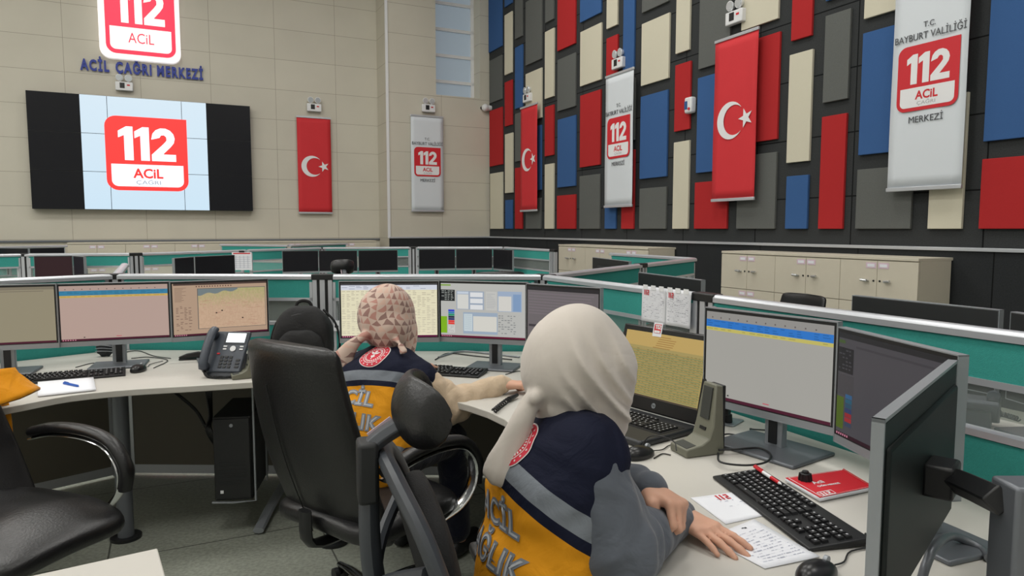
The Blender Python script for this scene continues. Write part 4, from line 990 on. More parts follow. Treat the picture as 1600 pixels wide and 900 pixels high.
# ---------------------------------------------------------------- papers, pens, notebook
def sheet(name, quad, label, cat='paper', z=DZ, th=0.0015, m=PAPER, marks=None, group=None, curl=0.0):
    P = [Zp(x, y, z + th) for x, y in quad]; c = sum(P, Vector()) / 4
    t = thing(name, label, cat, (c.x, c.y, z), 0, group)
    bm = B(); n = 8; grid = []
    for j in range(n + 1):
        row = []
        for i in range(n + 1):
            u, v = i / n, j / n; q = P[0].lerp(P[1], u).lerp(P[3].lerp(P[2], u), v) - c
            row.append(bm.verts.new((q.x, q.y, th + curl * (v ** 3 + u ** 3))))
        grid.append(row)
    loft(bm, grid, cap=False, closed=False); o = ob('sheet', bm, m, t); s = o.modifiers.new('solid', 'SOLIDIFY'); s.thickness = th; s.offset = -1 if False else 0
    def uv(u, v): q = P[0].lerp(P[1], u).lerp(P[3].lerp(P[2], u), v) - c; return Vector((q.x, q.y, th * 1.5 + 0.0008 + curl * (u ** 3 + v ** 3)))
    for nm, mm, quads in (marks or []):
        bm = B()
        for (u0, v0, u1, v1) in quads: bm.faces.new([bm.verts.new(uv(a_, b_)) for a_, b_ in ((u0, v0), (u1, v0), (u1, v1), (u0, v1))])
        ob(nm, bm, mm, t, smooth=False)
    return t, uv
def writing(n, m, x0=0.1, x1=0.9, y0=0.2, y1=0.9, p=0.8, h=0.012):
    out = []
    for i in range(n):
        v = y0 + (y1 - y0) * i / n; u = x0
        while u < x1:
            w = random.uniform(.02, .09)
            if random.random() < p: out.append((u, v + random.uniform(-.008, .008), min(x1, u + w), v + h + random.uniform(-.004, .006)))
            u += w + 0.02
    return out
def onetwelve(s=1.0, u0=0.0, v0=0.0):
    out = []
    for k in (0, 1): out.append((u0 + k * 0.04 * s, v0, u0 + (k * 0.04 + 0.018) * s, v0 + 0.09 * s))
    x = u0 + 0.08 * s
    out += [(x, v0, x + .04 * s, v0 + .02 * s), (x + .024 * s, v0 + .02 * s, x + .04 * s, v0 + .045 * s), (x, v0 + .04 * s, x + .04 * s, v0 + .055 * s), (x, v0 + .055 * s, x + .016 * s, v0 + .08 * s), (x, v0 + .075 * s, x + .04 * s, v0 + .09 * s)]
    return out
INKL = mat('pencil_print', (176, 180, 196), 0.8)
sheet('writing_paper', [(59, 594), (146, 590), (150, 609), (59, 619)], 'white paper pad with a blue pen on it, left worktop', th=0.006)
sheet('letter_paper', [(1079, 778), (1147, 769), (1197, 805), (1134, 819)], 'white sheet headed with a small red 112, under the fingers', marks=[('red_number', RED, onetwelve(2.2, 0.50, 0.05)), ('print', INKL, writing(4, 1, .45, .9, .2, .6, .4))])
sheet('letter_paper', [(1104, 840), (1178, 812), (1281, 871), (1195, 889)], 'white handwritten sheet right of the flat hand, nearest the bottom edge', marks=[('handwriting', INKL, writing(12, 1, .12, .9, .2, .92, .8, .008)), ('dark_mark', INK, [(.62, .08, .66, .1), (.66, .09, .70, .12)])], curl=0.001)
sheet('note_paper', [(958, 676), (975, 672), (992, 684), (972, 690)], 'corner of white paper between cream headscarf and laptop')
nb, uv = sheet('notebook', [(1227, 750), (1317, 737), (1362, 764), (1281, 781)], 'red spiral notebook with white print beside the near keyboard', 'notebook', th=0.009, m=PAPER)
bm = B(); q = [uv(a_, b_) + Vector((0, 0, 0.0)) for a_, b_ in ((0, 0), (1, 0), (1, 1), (0, 1))]; lo_ = [bm.verts.new(v) for v in q]; hi = [bm.verts.new(v + Vector((0, 0, 0.001))) for v in q]
for i in range(4): bm.faces.new((lo_[i], lo_[(i + 1) % 4], hi[(i + 1) % 4], hi[i]))
bm.faces.new(hi); ob('red_cover', bm, mat('notebook_red', (206, 28, 44), 0.5), nb, smooth=False)
def on_cover(rects, nm, m):
    bm = B()
    for (u0, v0, u1, v1) in rects: bm.faces.new([bm.verts.new(uv(a_, b_) + Vector((0, 0, 0.0016))) for a_, b_ in ((u0, v0), (u1, v0), (u1, v1), (u0, v1))])
    ob(nm, bm, m, nb, smooth=False)
on_cover([(.06, .8, .32, .82), (.06, .8, .07, .98), (.32, .8, .33, .98), (.06, .96, .33, .98)] + onetwelve(1.4, .1, .84), 'emblem_outline', FW)
on_cover([(.03, .03, .97, .04), (.03, .03, .04, .97), (.03, .985, .97, .99)], 'thin_frame_line', FW)
ux = (uv(0, 1) - uv(0, 0)); rzn = math.atan2((uv(1, 0) - uv(0, 0)).y, (uv(1, 0) - uv(0, 0)).x)
for s_, sz, (u, v) in (('Acil', 0.024, (.33, .42)), ('ÇAĞRI MERKEZİ', 0.010, (.42, .60))):
    me = text_mesh(s_, sz, 0.0002, 0.0003); me.transform(Matrix.Translation(uv(u, v) + Vector((0, 0, 0.0018))) @ Matrix.Rotation(rzn, 4, 'Z')); bm = B(); putmesh(bm, me); ob('cover_word', bm, FW, nb, smooth=False)
for i in range(24):
    v = 0.04 + i * 0.04; a_ = uv(0.975, v); b_ = uv(1.015, v); 
    bm = B(); tube(bm, [a_ + Vector((0, 0, 0.002)), (a_ + b_) / 2 + Vector((0, 0, .005)), b_ + Vector((0, 0, -.004))], 0.0010, seg=5, smooth=3); ob('wire_ring', bm, RED, nb)
kp = Zp(1258, 752, DZ + 0.012); t = thing('black_knob', 'black round ribbed knob lying on the red notebook', 'knob', (kp.x, kp.y, DZ + 0.0135))
bm = B(); cyl(bm, (0, 0, 0), (0, 0, 0.022), 0.017, 0.014, 18); ob('knob_body', bm, BLK, t, bevel=0.002)
bm = B(); cyl(bm, (0, 0, 0.022), (0, 0, 0.028), 0.009, 0.008, 12); ob('knob_top', bm, BLK, t, bevel=0.001)
for k in range(10):
    a_ = k * PI / 5; bm = B(); cyl(bm, (0.017 * math.cos(a_), 0.017 * math.sin(a_), 0.001), (0.0145 * math.cos(a_), 0.0145 * math.sin(a_), 0.02), 0.0022, seg=6); ob('rib', bm, BLK, t)
def pen(pa, pb, z, label, c1, c2, r=0.005):
    a_ = Zp(*pa, z); b_ = Zp(*pb, z); d = (b_ - a_).normalized(); L = 0.14; m = (a_ + b_) / 2; L = (b_ - a_).length
    t = thing('ballpoint_pen', label, 'pen', m, math.atan2(d.y, d.x), 'ballpoint pens')
    for nm, x0, x1, r0, r1, mm in (('barrel', -0.16, 0.14, r, r, c2), ('grip', 0.14, 0.42, r, r * 0.95, c1), ('tip', 0.42, 0.5, r * 0.9, r * 0.2, c2), ('cap', -0.5, -0.16, r * 0.9, r * 1.05, c1)):
        bm = B(); cyl(bm, (x0 * L, 0, 0), (x1 * L, 0, 0), r0, r1, 14); ob(nm, bm, mm, t)
    bm = B(); bx(bm, (-0.33 * L, 0, r * 1.25), (0.28 * L, 0.003, 0.0015)); ob('clip', bm, c1, t)
pen((1179, 729), (1221, 757), DZ + 0.034, 'red and white pen lying on the near keyboard', mat('pen_red', (200, 24, 40), 0.3), WHITE)
pen((100, 598.5), (123, 603.5), DZ + 0.013, 'blue pen on the white paper pad at left', mat('pen_blue', (24, 84, 176), 0.35), mat('pen_blue', (24, 84, 176)), 0.006)
# sheets taped to the divider
d34 = (P4 - P3).normalized(); n34 = Vector((d34.y, -d34.x, 0)); n34.z = 0
pl = P3 + n34 * 0.034
def on34(px, py): return plane_hit(px, py, pl, n34)
def taped(x0, x1, yt0, yt1, yb0, yb1, label, group):
    a_ = on34(x0, yt0); b_ = on34(x1, yt1); c_ = on34(x0, yb0); W = (b_ - a_).xy.length; H = a_.z - c_.z; zt = (a_.z + b_.z) / 2
    t = thing('taped_sheet', label, 'paper', (a_.x, a_.y, zt - H), math.atan2(d34.y, d34.x), group)
    bm = B(); g = []
    for j in range(11): g.append([bm.verts.new((W * i / 6, -0.003 * (1 - j / 10) * math.sin(i * 1.1 + 1) * 1.0 - 0.003, H * j / 10)) for i in range(7)])
    loft(bm, g, cap=False, closed=False); o = ob('sheet', bm, PAPER, t); s = o.modifiers.new('solid', 'SOLIDIFY'); s.thickness = 0.0006
    bm = B()
    for (u0, v0, u1, v1) in onetwelve(1.6, .12, .09): bx(bm, (W * (u0 + u1) / 2, -0.0065, H * (1 - (v0 + v1) / 2)), (W * (u1 - u0), 0.0006, H * (v1 - v0)))
    ob('red_number', bm, RED, t, smooth=False)
    bm = B()
    for (u0, v0, u1, v1) in writing(16, 1, .1, .95, .12, .9, .62, .006):
        if u0 < .42 and v0 < .24: continue
        bx(bm, (W * (u0 + u1) / 2, -0.0085, H * (1 - (v0 + v1) / 2)), (W * (u1 - u0), 0.0004, H * (v1 - v0)))
    ob('handwriting', bm, mat('pencil_dark', (132, 134, 146), .8), t, smooth=False)
    bm = B()
    for k in range(3): bx(bm, (W * (.15 + .33 * k), -0.0045, H * 0.985), (0.03, 0.0012, 0.02))
    ob('clear_tape', bm, mat('tape', (236, 238, 240), .25), t, smooth=False)
taped(1004.5, 1042, 447, 451, 501, 506, 'left one of the two white handwritten sheets taped to the partition', 'taped handwritten sheets')
taped(1042.5, 1081, 451, 456, 507, 515, 'right one of the two white handwritten sheets taped to the partition', 'taped handwritten sheets')
# calendar
a_ = Zp(364.5, 394, 1.175); b_ = Zp(397, 393.5, 1.175); m = (a_ + b_) / 2; W = (b_ - a_).length; H = W * 0.9
t = thing('wall_calendar', 'white hanging calendar with a red heading on the rear row', 'calendar', (m.x, m.y - 0.06, 1.175 - H), 0.0)
bm = B(); bx(bm, (0, 0, H / 2), (W, 0.004, H)); ob('sheet', bm, PAPER, t, smooth=False)
bm = B(); bx(bm, (0, -0.003, H * 0.93), (W * 0.86, 0.002, H * 0.06)); ob('red_heading', bm, RED, t, smooth=False)
bm = B()
for i in range(1, 5): bx(bm, (-W / 2 + W * i / 5, -0.0028, H * 0.45), (0.004, 0.0012, H * 0.7))
for j in range(6): bx(bm, (0, -0.0028, H * (.12 + .12 * j)), (W * .86, 0.0012, 0.003))
ob('ruled_lines', bm, INKL, t, smooth=False)
bm = B(); bx(bm, (0, 0.0, H + 0.008), (0.06, 0.012, 0.02)); ob('clip', bm, BLK, t)

# ---------------------------------------------------------------- cables, socket, small things
def cable(pts, label, r=0.0032, z=DZ, m=BLK, name='desk_cable', group='black cables on the worktops'):
    bm = B(); P = [Zp(x, y, z + r + 0.001 + (h if True else 0)) for (x, y, h) in pts]; tube(bm, P, r, seg=8, smooth=6); tag(ob(name, bm, m, ang=80), label, 'cable', group)
cable([(1122, 708, .0), (1126, 722, 0), (1165, 727, 0), (1197, 722, .0), (1204, 710, 0), (1186, 700, 0), (1150, 702, 0), (1123, 703, 0)], 'black cable looping beside the desk microphone onto the stand foot', z=DZ + 0.013)
cable([(1120, 682, 0), (1140, 678, 0), (1175, 686, 0), (1200, 688, 0), (1220, 679, 0)], 'thin black cable behind the desk microphone, upper one', .0025)
cable([(1122, 699, 0), (1150, 694, 0), (1168, 689, 0), (1150, 687, 0), (1122, 686, 0)], 'thin black cable with a sharp bend behind the desk microphone', .0022)
cable([(1218, 673, 0), (1180, 671, 0), (1172, 670, 0), (1178, 680, 0), (1172, 698, 0)], 'thin black cable from the bright monitor foot', .0022)
cable([(1022, 716, 0), (1035, 709, 0), (1048, 711, 0)], 'short black mouse cable at the desk microphone base', .002)
bm = B(); tube(bm, [Zp(1003, 699, DZ + .02), Zp(1012, 684, DZ + .05), Zp(1030, 681, DZ + .06), Zp(1053, 690, DZ + .05), Zp(1057, 704, DZ + .035)], 0.0018, seg=6, smooth=5); tag(ob('desk_cable', bm, BLK), 'thin black cable arching over the laptop corner to the microphone', 'cable', 'black cables on the worktops')
cable([(195, 572, 0), (150, 567, 0), (118, 574, 0)], 'black cable along the back of the left keyboard', .0022)
cable([(205, 560, 0), (232, 558, 0), (262, 563, 0), (240, 575, 0)], 'black cable curling right of the left stand foot', .0022)
cable([(188, 552, 0), (215, 548, 0), (240, 556, 0), (267, 560, 0)], 'black cable from the left monitor foot to the right', .0022)
cable([(680, 562, 0), (700, 552, 0), (740, 556, 0), (800, 562, 0)], 'black cable behind the keyboard of the person in the patterned scarf', .003)
cable([(685, 558, 0), (720, 549, 0), (760, 552, 0), (812, 558, 0)], 'grey cable lying beside the black one below the program windows', .005, m=SILVER)
cable([(790, 585, 0), (812, 580, 0), (830, 588, 0)], 'thin black cable left of the cream headscarf', .002)
cable([(1350, 845, 0), (1358, 838, 0), (1352, 834, 0)], 'short black keyboard cable at the right end of the near keyboard', .003)
cable([(1440, 905, .0), (1448, 880, .03), (1462, 852, .05), (1490, 838, .02), (1530, 856, 0), (1545, 872, 0)], 'thick grey cable under the rear-facing monitor', .009, m=DSILVER)
p = Zp(1140, 660, DZ); t = thing('desk_socket', 'black plug in a grey desk socket behind the microphone', 'socket', (p.x, p.y, DZ), 0.9)
bm = B(); plate_pts = rrect(0.11, 0.07, 0.012); prism(bm, plate_pts, 0.0005, 0.004); ob('socket_plate', bm, SILVER, t, bevel=0.001)
bm = B(); cyl(bm, (-.015, 0, 0.004), (-.015, 0, 0.035), 0.016, 0.013); ob('plug', bm, BLK, t, bevel=0.003)
bm = B(); bx(bm, (-0.03, 0.0, 0.05), (0.03, 0.022, 0.03)); ob('plug_top', bm, BLK, t, bevel=0.004)
bm = B(); tube(bm, [Vector((-.03, 0, .05)), Vector((-.07, .01, .045)), Vector((-.1, .02, .01))], 0.0035, smooth=4); ob('cord', bm, BLK, t)
p = Zp(299, 562, DZ); t = thing('stapler', 'small black stapler left of the desk phone', 'stapler', (p.x, p.y, DZ), 0.25)
bm = B(); bx(bm, (0, 0, 0.005), (0.12, 0.032, 0.008)); ob('base', bm, BLK, t, bevel=0.003)
bm = B(); loft(bm, [[Vector((x, -w, z0)), Vector((x, w, z0)), Vector((x, w * .8, z1)), Vector((x, -w * .8, z1))] for x, w, z0, z1 in ((-.06, .012, .011, .018), (-.02, .016, .012, .034), (.035, .017, .013, .042), (.06, .014, .012, .036))]); ob('arm', bm, BLK, t, bevel=0.003)
p = Zp(168, 556, DZ); t = thing('cable_pouch', 'small dark pouch of wound cable behind the left stand', 'pouch', (p.x, p.y - 0.02, DZ))
bm = B(); bmesh.ops.create_icosphere(bm, subdivisions=3, radius=1)
for v in bm.verts:
    n_ = 1 + 0.12 * math.sin(v.co.x * 7 + 1) * math.sin(v.co.z * 9) ; v.co = Vector((v.co.x * 0.045 * n_, v.co.y * 0.025 * n_, v.co.z * 0.045 * n_ + 0.045))
    v.co.z = max(v.co.z, 0.001)
ob('pouch_body', bm, mat('dark_net', (46, 50, 54), .8, bump=.6, bscale=90), t, ang=80)
for k in range(3):
    bm = B(); tube(bm, [Vector((-0.045, -0.012, .03 + .015 * k)), Vector((0, -0.031, .035 + .016 * k)), Vector((0.045, -0.012, .03 + .014 * k))], 0.002, smooth=4); ob('wound_cord', bm, SILVER, t)
# little white card boxes beside the posts (tag cards)
for px, py, lb in ((526, 509, 'small white tag card with dark print at the post behind the backpack'),):
    p = Yp(px, py, P2.y - 0.03 if px > 500 else P2.y + 0.12); t = thing('tag_card', lb, 'card', p - Vector((0, 0, .03)))
    bm = B(); bx(bm, (0, 0, 0.03), (0.035, 0.004, 0.06)); ob('card', bm, PAPER, t, smooth=False)
    bm = B(); bx(bm, (0.0, -0.003, 0.026), (0.022, 0.001, 0.012)); ob('dark_print', bm, INK, t, smooth=False)

# ---------------------------------------------------------------- backpack
p = Zp(478, 566, DZ); t = thing('backpack', 'black backpack standing on the worktop behind the big black chair', 'backpack', (p.x, 3.55, DZ), 0.1)
BAG = mat('bag_fabric', (19, 19, 21), 0.75, bump=0.3, bscale=60)
def puff(sx, sy, sz, e=2.6, seed=0, top=0.0):
    bm = B(); bmesh.ops.create_uvsphere(bm, u_segments=40, v_segments=28, radius=1)
    for v in bm.verts:
        x, y, z = v.co; r = (abs(x) ** e + abs(y) ** e + abs(z) ** e) ** (1 / e); x, y, z = x / r, y / r, z / r
        k = 1 - top * max(0, z) ** 1.5; w = 1 + 0.03 * math.sin(x * 5 + seed) * math.cos(z * 7 + seed)
        v.co = Vector((x * sx * k * w, y * sy * k * w, z * sz * w))
    return bm
bm = puff(0.148, 0.085, 0.145, 4.2, 1, .38)
for v in bm.verts: v.co.z += 0.152
ob('main_bag', bm, BAG, t, ang=80)
bm = puff(0.115, 0.04, 0.085, 3, 2, .2)
for v in bm.verts: v.co += Vector((0.0, -0.08, 0.10))
ob('front_pocket', bm, BAG, t, ang=80)
bm = B(); tube(bm, [Vector((-0.04, 0.02, 0.285)), Vector((-0.03, 0.02, 0.312)), Vector((0.0, 0.02, 0.322)), Vector((0.03, 0.02, 0.312)), Vector((0.04, 0.02, 0.285))], 0.008, smooth=4, flat=.5); ob('top_handle', bm, BAG, t)
for sx in (-1, 1):
    bm = B(); tube(bm, [Vector((sx * 0.09, 0.06, 0.27)), Vector((sx * 0.15, 0.06, 0.2)), Vector((sx * 0.175, 0.04, 0.1)), Vector((sx * 0.16, 0.03, 0.02))], 0.012, smooth=5, flat=.5); ob('shoulder_strap', bm, BAG, t)
bm = B(); tube(bm, [Vector((-0.12, -0.062, 0.13)), Vector((-0.10, -0.055, 0.22)), Vector((0, -0.058, 0.262)), Vector((0.10, -0.055, 0.22)), Vector((0.12, -0.062, 0.13))], 0.003, smooth=6); ob('zip', bm, mat('zip', (52, 52, 56), .4), t)
bm = B(); cyl(bm, (-0.118, -0.07, 0.135), (-0.118, -0.07, 0.155), 0.004); ob('zip_pull', bm, SILVER, t)

# ---------------------------------------------------------------- computer tower hanging below the worktop
p = Yp(352, 695, 3.22); t = thing('computer_tower', 'black computer tower hanging in a holder under the left worktop', 'computer', (p.x + 0.02, p.y + .15, 0.17), 0.15)
bm = B(); bx(bm, (0, 0, 0.2), (0.17, 0.38, 0.40)); ob('case', bm, mat('tower_case', (14, 14, 16), .5), t, bevel=0.006)
bm = B(); bx(bm, (0, -0.193, 0.2), (0.16, 0.01, 0.38)); fp = ob('front_face', bm, BLK, t, bevel=0.003)
for k in range(6):
    bm = B(); bx(bm, (0, -0.199, 0.09 + k * 0.018), (0.12, 0.004, 0.006)); ob('grille_slat', bm, DARK, fp)
bm = B(); bx(bm, (-0.05, -0.2, 0.045), (0.014, 0.003, 0.014)); ob('sticker', bm, WHITE, fp)
bm = B(); cyl(bm, (0.0, -0.198, 0.36), (0, -0.203, 0.36), 0.008); ob('power_button', bm, SILVER, fp)
t = thing('tower_holder', 'thin grey steel strap holding the computer tower under the worktop', 'bracket', (p.x + 0.02, p.y + .15, 0), 0.15)
for y, nm in ((-0.19, 'front'), (0.08, 'rear')):
    bm = B(); tube(bm, [Vector((0.098, y, DZ - 0.034)), Vector((0.098, y, 0.163)), Vector((0.0, y, 0.158)), Vector((-0.098, y, 0.163))], 0.005, seg=6); ob('strap', bm, SILVER, t)
bm = B(); bx(bm, (0.0, -0.05, DZ - 0.033), (0.22, 0.34, 0.006)); ob('top_plate', bm, DSILVER, t)
# cable bundle under the worktop
bm = B()
for k in range(5):
    o_ = k * 0.012; tube(bm, [Yp(322 + k * 2, 612, 3.35) , Yp(327 + k, 650, 3.32 + o_), Yp(322 + k * 2, 672, 3.3), Yp(338 + k * 3, 700, 3.34)], 0.005, seg=6, smooth=5)
tube(bm, [Yp(272, 612, 3.4), Yp(305, 640, 3.36), Yp(322, 668, 3.32)], 0.008, seg=6, smooth=5)
tag(ob('cable_bundle', bm, BLK), 'black cable bundle drooping under the left worktop beside the tower', 'cable')

# ---------------------------------------------------------------- chairs
def cushion(w, d, h, bulge=0.02, e=5, nx=14, ny=14):
    """soft padded slab centred at the origin, z up"""
    bm = B(); bmesh.ops.create_uvsphere(bm, u_segments=48, v_segments=24, radius=1)
    for v in bm.verts:
        x, y, z = v.co; r = max(1e-6, (abs(x) ** e + abs(y) ** e) ** (1 / e)) ; q = math.hypot(x, y)
        k = q / r if r > 1e-5 else 1
        xx, yy = x * k, y * k; qq = min(1, q); zz = math.copysign(abs(z) ** 0.55, z)
        v.co = Vector((xx * w / 2, yy * d / 2, zz * h / 2))
    return bm
def star_base(t, m, casters=True, r=0.31, z=0.085, m2=BLK):
    hub = B(); cyl(hub, (0, 0, z - 0.02), (0, 0, z + 0.05), 0.035, 0.03, 20); ob('hub', hub, m, t)
    for k in range(5):
        a_ = 2 * PI * k / 5 + 0.3; d = Vector((math.cos(a_), math.sin(a_), 0)); bm = B()
        tube(bm, [d * 0.02 + Vector((0, 0, z + 0.02)), d * r * .6 + Vector((0, 0, z + .01)), d * r + Vector((0, 0, z - 0.012))], (0.026, 0.014), seg=10, smooth=4, flat=.7); l = ob('leg', bm, m, t)
        bm = B(); q = d * r; sd = Vector((-d.y, d.x, 0))
        for s in (-1, 1): cyl(bm, q + sd * s * 0.008 + Vector((0, 0, 0.03)), q + sd * s * 0.026 + Vector((0, 0, 0.03)), 0.029, seg=18)
        cyl(bm, q + Vector((0, 0, 0.03)), q + Vector((0, 0, z - 0.01)), 0.008); ob('caster', bm, m2, l)
def exec_chair(name, label, x, y, rz, group='black leather office chairs', tall=1.08, sy=0.0, sd_=0.52):
    """faces +y"""
    t = thing(name, label, 'chair', (x, y, 0), rz, group)
    bm = cushion(0.53, sd_, 0.11, e=5)
    for v in bm.verts:
        v.co.y += sy; v.co.z += 0.43 + 0.02 * math.cos(v.co.x * 6) - 0.03 * max(0, v.co.y - 0.15) / 0.1 * 0.6
    ob('seat', bm, LEATHER, t, ang=70)
    bm = B(); bx(bm, (0, 0, 0.365), (0.30, 0.30, 0.03)); ob('seat_plate', bm, BLK, t, bevel=0.006)
    bm = B(); n = 22; rings = []; z0 = 0.36; z1 = tall
    for j in range(n + 1):
        f = j / n; z = z0 + (z1 - z0) * f; w = 0.50 + 0.04 * math.sin(PI * min(1, f * 1.15)) - 0.045 * f
        yb = -0.15 - 0.215 * f - 0.03 * math.sin(PI * f); th = 0.085 * (1 - 0.28 * f); edge = 1.0
        if j == 0: w *= .9; th *= .6
        if j == n: w *= .93; th *= .55
        if j == n - 1: w *= .99
        ring = []
        for k in range(28):
            a_ = 2 * PI * k / 28; cx_, sx_ = math.cos(a_), math.sin(a_); e = 3.2
            r_ = (abs(cx_) ** e + abs(sx_) ** e) ** (-1 / e)
            xx = w / 2 * cx_ * r_; yy = th / 2 * sx_ * r_ + 0.035 * (2 * xx / w) ** 2
            ring.append(Vector((xx, yb + yy, z)))
        rings.append(ring)
    loft(bm, rings); br = ob('backrest', bm, LEATHER, t, sub=1)
    bm = B()
    for sx in (-0.07,):
        tube(bm, [Vector((sx, -0.15 - 0.215 * f - 0.03 * math.sin(PI * f) - 0.085 * (1 - .28 * f) / 2 - 0.003, z0 + (z1 - z0) * f)) for f in (0.03, .2, .4, .6, .8)], 0.0022, smooth=3)
    ob('back_seam', bm, BLK, br)
    for sx in (-1, 1):
        X = sx * 0.285; pts = [Vector((X, -0.20, 0.635)), Vector((X, -0.08, 0.662)), Vector((X, 0.08, 0.665)), Vector((X, 0.19, 0.64)), Vector((X, 0.25, 0.57)), Vector((X, 0.245, 0.49)), Vector((X * .93, 0.20, 0.425)), Vector((X * .8, 0.14, 0.385))]
        bm = B(); P = catmull(pts, 6); 
        tube(bm, P, 0.024, seg=12, flat=0.25); am = ob('armrest', bm, CHROME, t)
        bm = B(); P = catmull([p_ + Vector((0, (0, 0, 0.006, 0.018, 0.026, 0.022)[i], (0.026, 0.027, 0.027, 0.02, 0.006, 0.0)[i])) for i, p_ in enumerate(pts[:6])], 6); tube(bm, P, 0.027, seg=12, flat=.75); ob('arm_pad', bm, LEATHER, am, ang=80)
    bm = B(); cyl(bm, (0, 0, 0.12), (0, 0, 0.36), 0.028); ob('gas_column', bm, BLK, t)
    bm = B(); tube(bm, [Vector((0, -0.1, 0.36)), Vector((0, -0.27, 0.38)), Vector((0, -0.29, 0.5))], 0.03, smooth=4, flat=.5); ob('back_bracket', bm, BLK, t)
    star_base(t, CHROME); return t
CH = exec_chair('office_chair', 'big black leather chair seen from behind in the centre', -0.525, 2.50, -0.62)
exec_chair('office_chair', 'black leather chair at the left edge with an orange jacket on its back', -1.76, 2.30, math.radians(-110), tall=0.875, sy=0.06, sd_=0.60)
# ---------------------------------------------------------------- ergonomic chair of the near person
MESHB = mat('mesh_back', (20, 20, 22), 0.85, bump=0.3, bscale=300); GPL = mat('grey_frame_plastic', (62, 66, 72), 0.45)
def ergo_chair(label, x, y, rz, group='ergonomic chairs', name='ergonomic_chair'):
    t = thing(name, label, 'chair', (x, y, 0), rz, group)
    bm = cushion(0.50, 0.48, 0.09, e=4)
    for v in bm.verts: v.co.z += 0.44
    ob('seat', bm, mat('seat_fabric', (24, 24, 27), .85), t, ang=70)
    bm = B(); bx(bm, (0, 0, 0.375), (0.30, 0.30, 0.035)); ob('seat_plate', bm, BLK, t, bevel=0.006)
    # back: outer loop frame with mesh
    def by(z): return -0.22 - 0.12 * ((z - .5) / .5) ** 1.2 if z > .5 else -0.22
    loop = [(-0.10, 0.50), (-0.20, 0.56), (-0.235, 0.72), (-0.21, 0.90), (-0.12, 0.985), (0.0, 1.0), (0.12, 0.985), (0.21, 0.90), (0.235, 0.72), (0.20, 0.56), (0.10, 0.50)]
    bm = B(); tube(bm, [Vector((a_, by(b_) + 0.03 * (a_ / .23) ** 2, b_)) for a_, b_ in loop], 0.016, seg=10, smooth=5, flat=1.4); ob('back_frame', bm, GPL, t)
    bm = B(); rings = []
    for (z, w) in ((0.52, .11), (0.58, .195), (0.72, .225), (0.88, .205), (0.96, .14), (0.985, .09)):
        rings.append([Vector((w * k / 6, by(z) + 0.03 * (w * k / 6 / .23) ** 2, z)) for k in range(-6, 7)])
    loft(bm, rings, cap=False, closed=False); o = ob('back_mesh', bm, MESHB, t); s = o.modifiers.new('solid', 'SOLIDIFY'); s.thickness = 0.006
    bm = cushion(0.40, 0.44, 0.075, e=4); bm.transform(Matrix.Translation((0, -0.235, 0.72)) @ Matrix.Rotation(math.radians(90 + 10), 4, 'X')); ob('back_cushion', bm, MESHB, t, ang=80)
    # rear spine and forked arms
    bm = B(); tube(bm, [Vector((0, -0.12, 0.37)), Vector((0, -0.30, 0.40)), Vector((0, -0.33, 0.55)), Vector((0, -0.37, 0.80)), Vector((0, -0.372, 1.0))], (0.036, 0.024), seg=10, smooth=5, flat=.8); sp = ob('spine', bm, GPL, t)
    for s_ in (-1, 1):
        bm = B(); tube(bm, [Vector((0, -0.37, 0.74)), Vector((s_ * 0.09, -0.345, 0.80)), Vector((s_ * 0.20, -0.29, 0.86))], 0.014, seg=8, smooth=4); ob('fork', bm, GPL, sp)
    bm = B(); bx(bm, (0, -0.375, 0.98), (0.06, 0.04, 0.12)); hb = ob('headrest_post', bm, DARK, t, bevel=0.008)
    bm = B(); tube(bm, [Vector((0, -0.375, 1.02)), Vector((0, -0.345, 1.045)), Vector((0, -0.29, 1.075))], 0.026, seg=6, smooth=3, flat=.7); ob('headrest_arm', bm, GPL, t, bevel=0.003)
    bm = B(); bx(bm, (-0.027, -0.345, 1.05), (0.002, 0.055, 0.022), Matrix.Rotation(0.6, 3, 'X')); ob('paper_tag', bm, mat('tag_pink', (222, 200, 208), .7), hb, smooth=False)
    # curved padded headrest
    bm = B(); rings = []
    for j in range(13):
        f = j / 12 * 2 - 1; x_ = 0.125 * f; hh = 0.068 * math.sqrt(max(0.0, 1 - abs(f) ** 3.2)) + 0.002; yy = -0.31 + 0.065 * f * f
        rings.append([Vector((x_ - 0.02 * math.copysign(1, f) * (abs(f) > .95), yy + 0.020 * math.sin(a_) + 0.03 * (math.cos(a_)) ** 2 * 0, 1.095 + hh * math.cos(a_) + 0.0)) + Vector((0, 0.018 * math.cos(a_) ** 2, 0)) for a_ in [2 * PI * k / 20 for k in range(20)]])
    loft(bm, rings); ob('headrest', bm, LEATHER, t, sub=1)
    for s_ in (-1, 1):
        bm = B(); tube(bm, [Vector((s_ * 0.2, -0.05, 0.385)), Vector((s_ * 0.29, -0.03, 0.42)), Vector((s_ * 0.295, 0, 0.63))], 0.016, seg=8, smooth=4); am = ob('arm_support', bm, GPL, t)
        bm = B(); bx(bm, (s_ * 0.295, 0.01, 0.645), (0.075, 0.24, 0.028)); ob('arm_pad', bm, BLK, am, bevel=0.01, seg=3)
    bm = B(); cyl(bm, (0, 0, 0.12), (0, 0, 0.36), 0.026); ob('gas_column', bm, BLK, t)
    star_base(t, BLK); return t

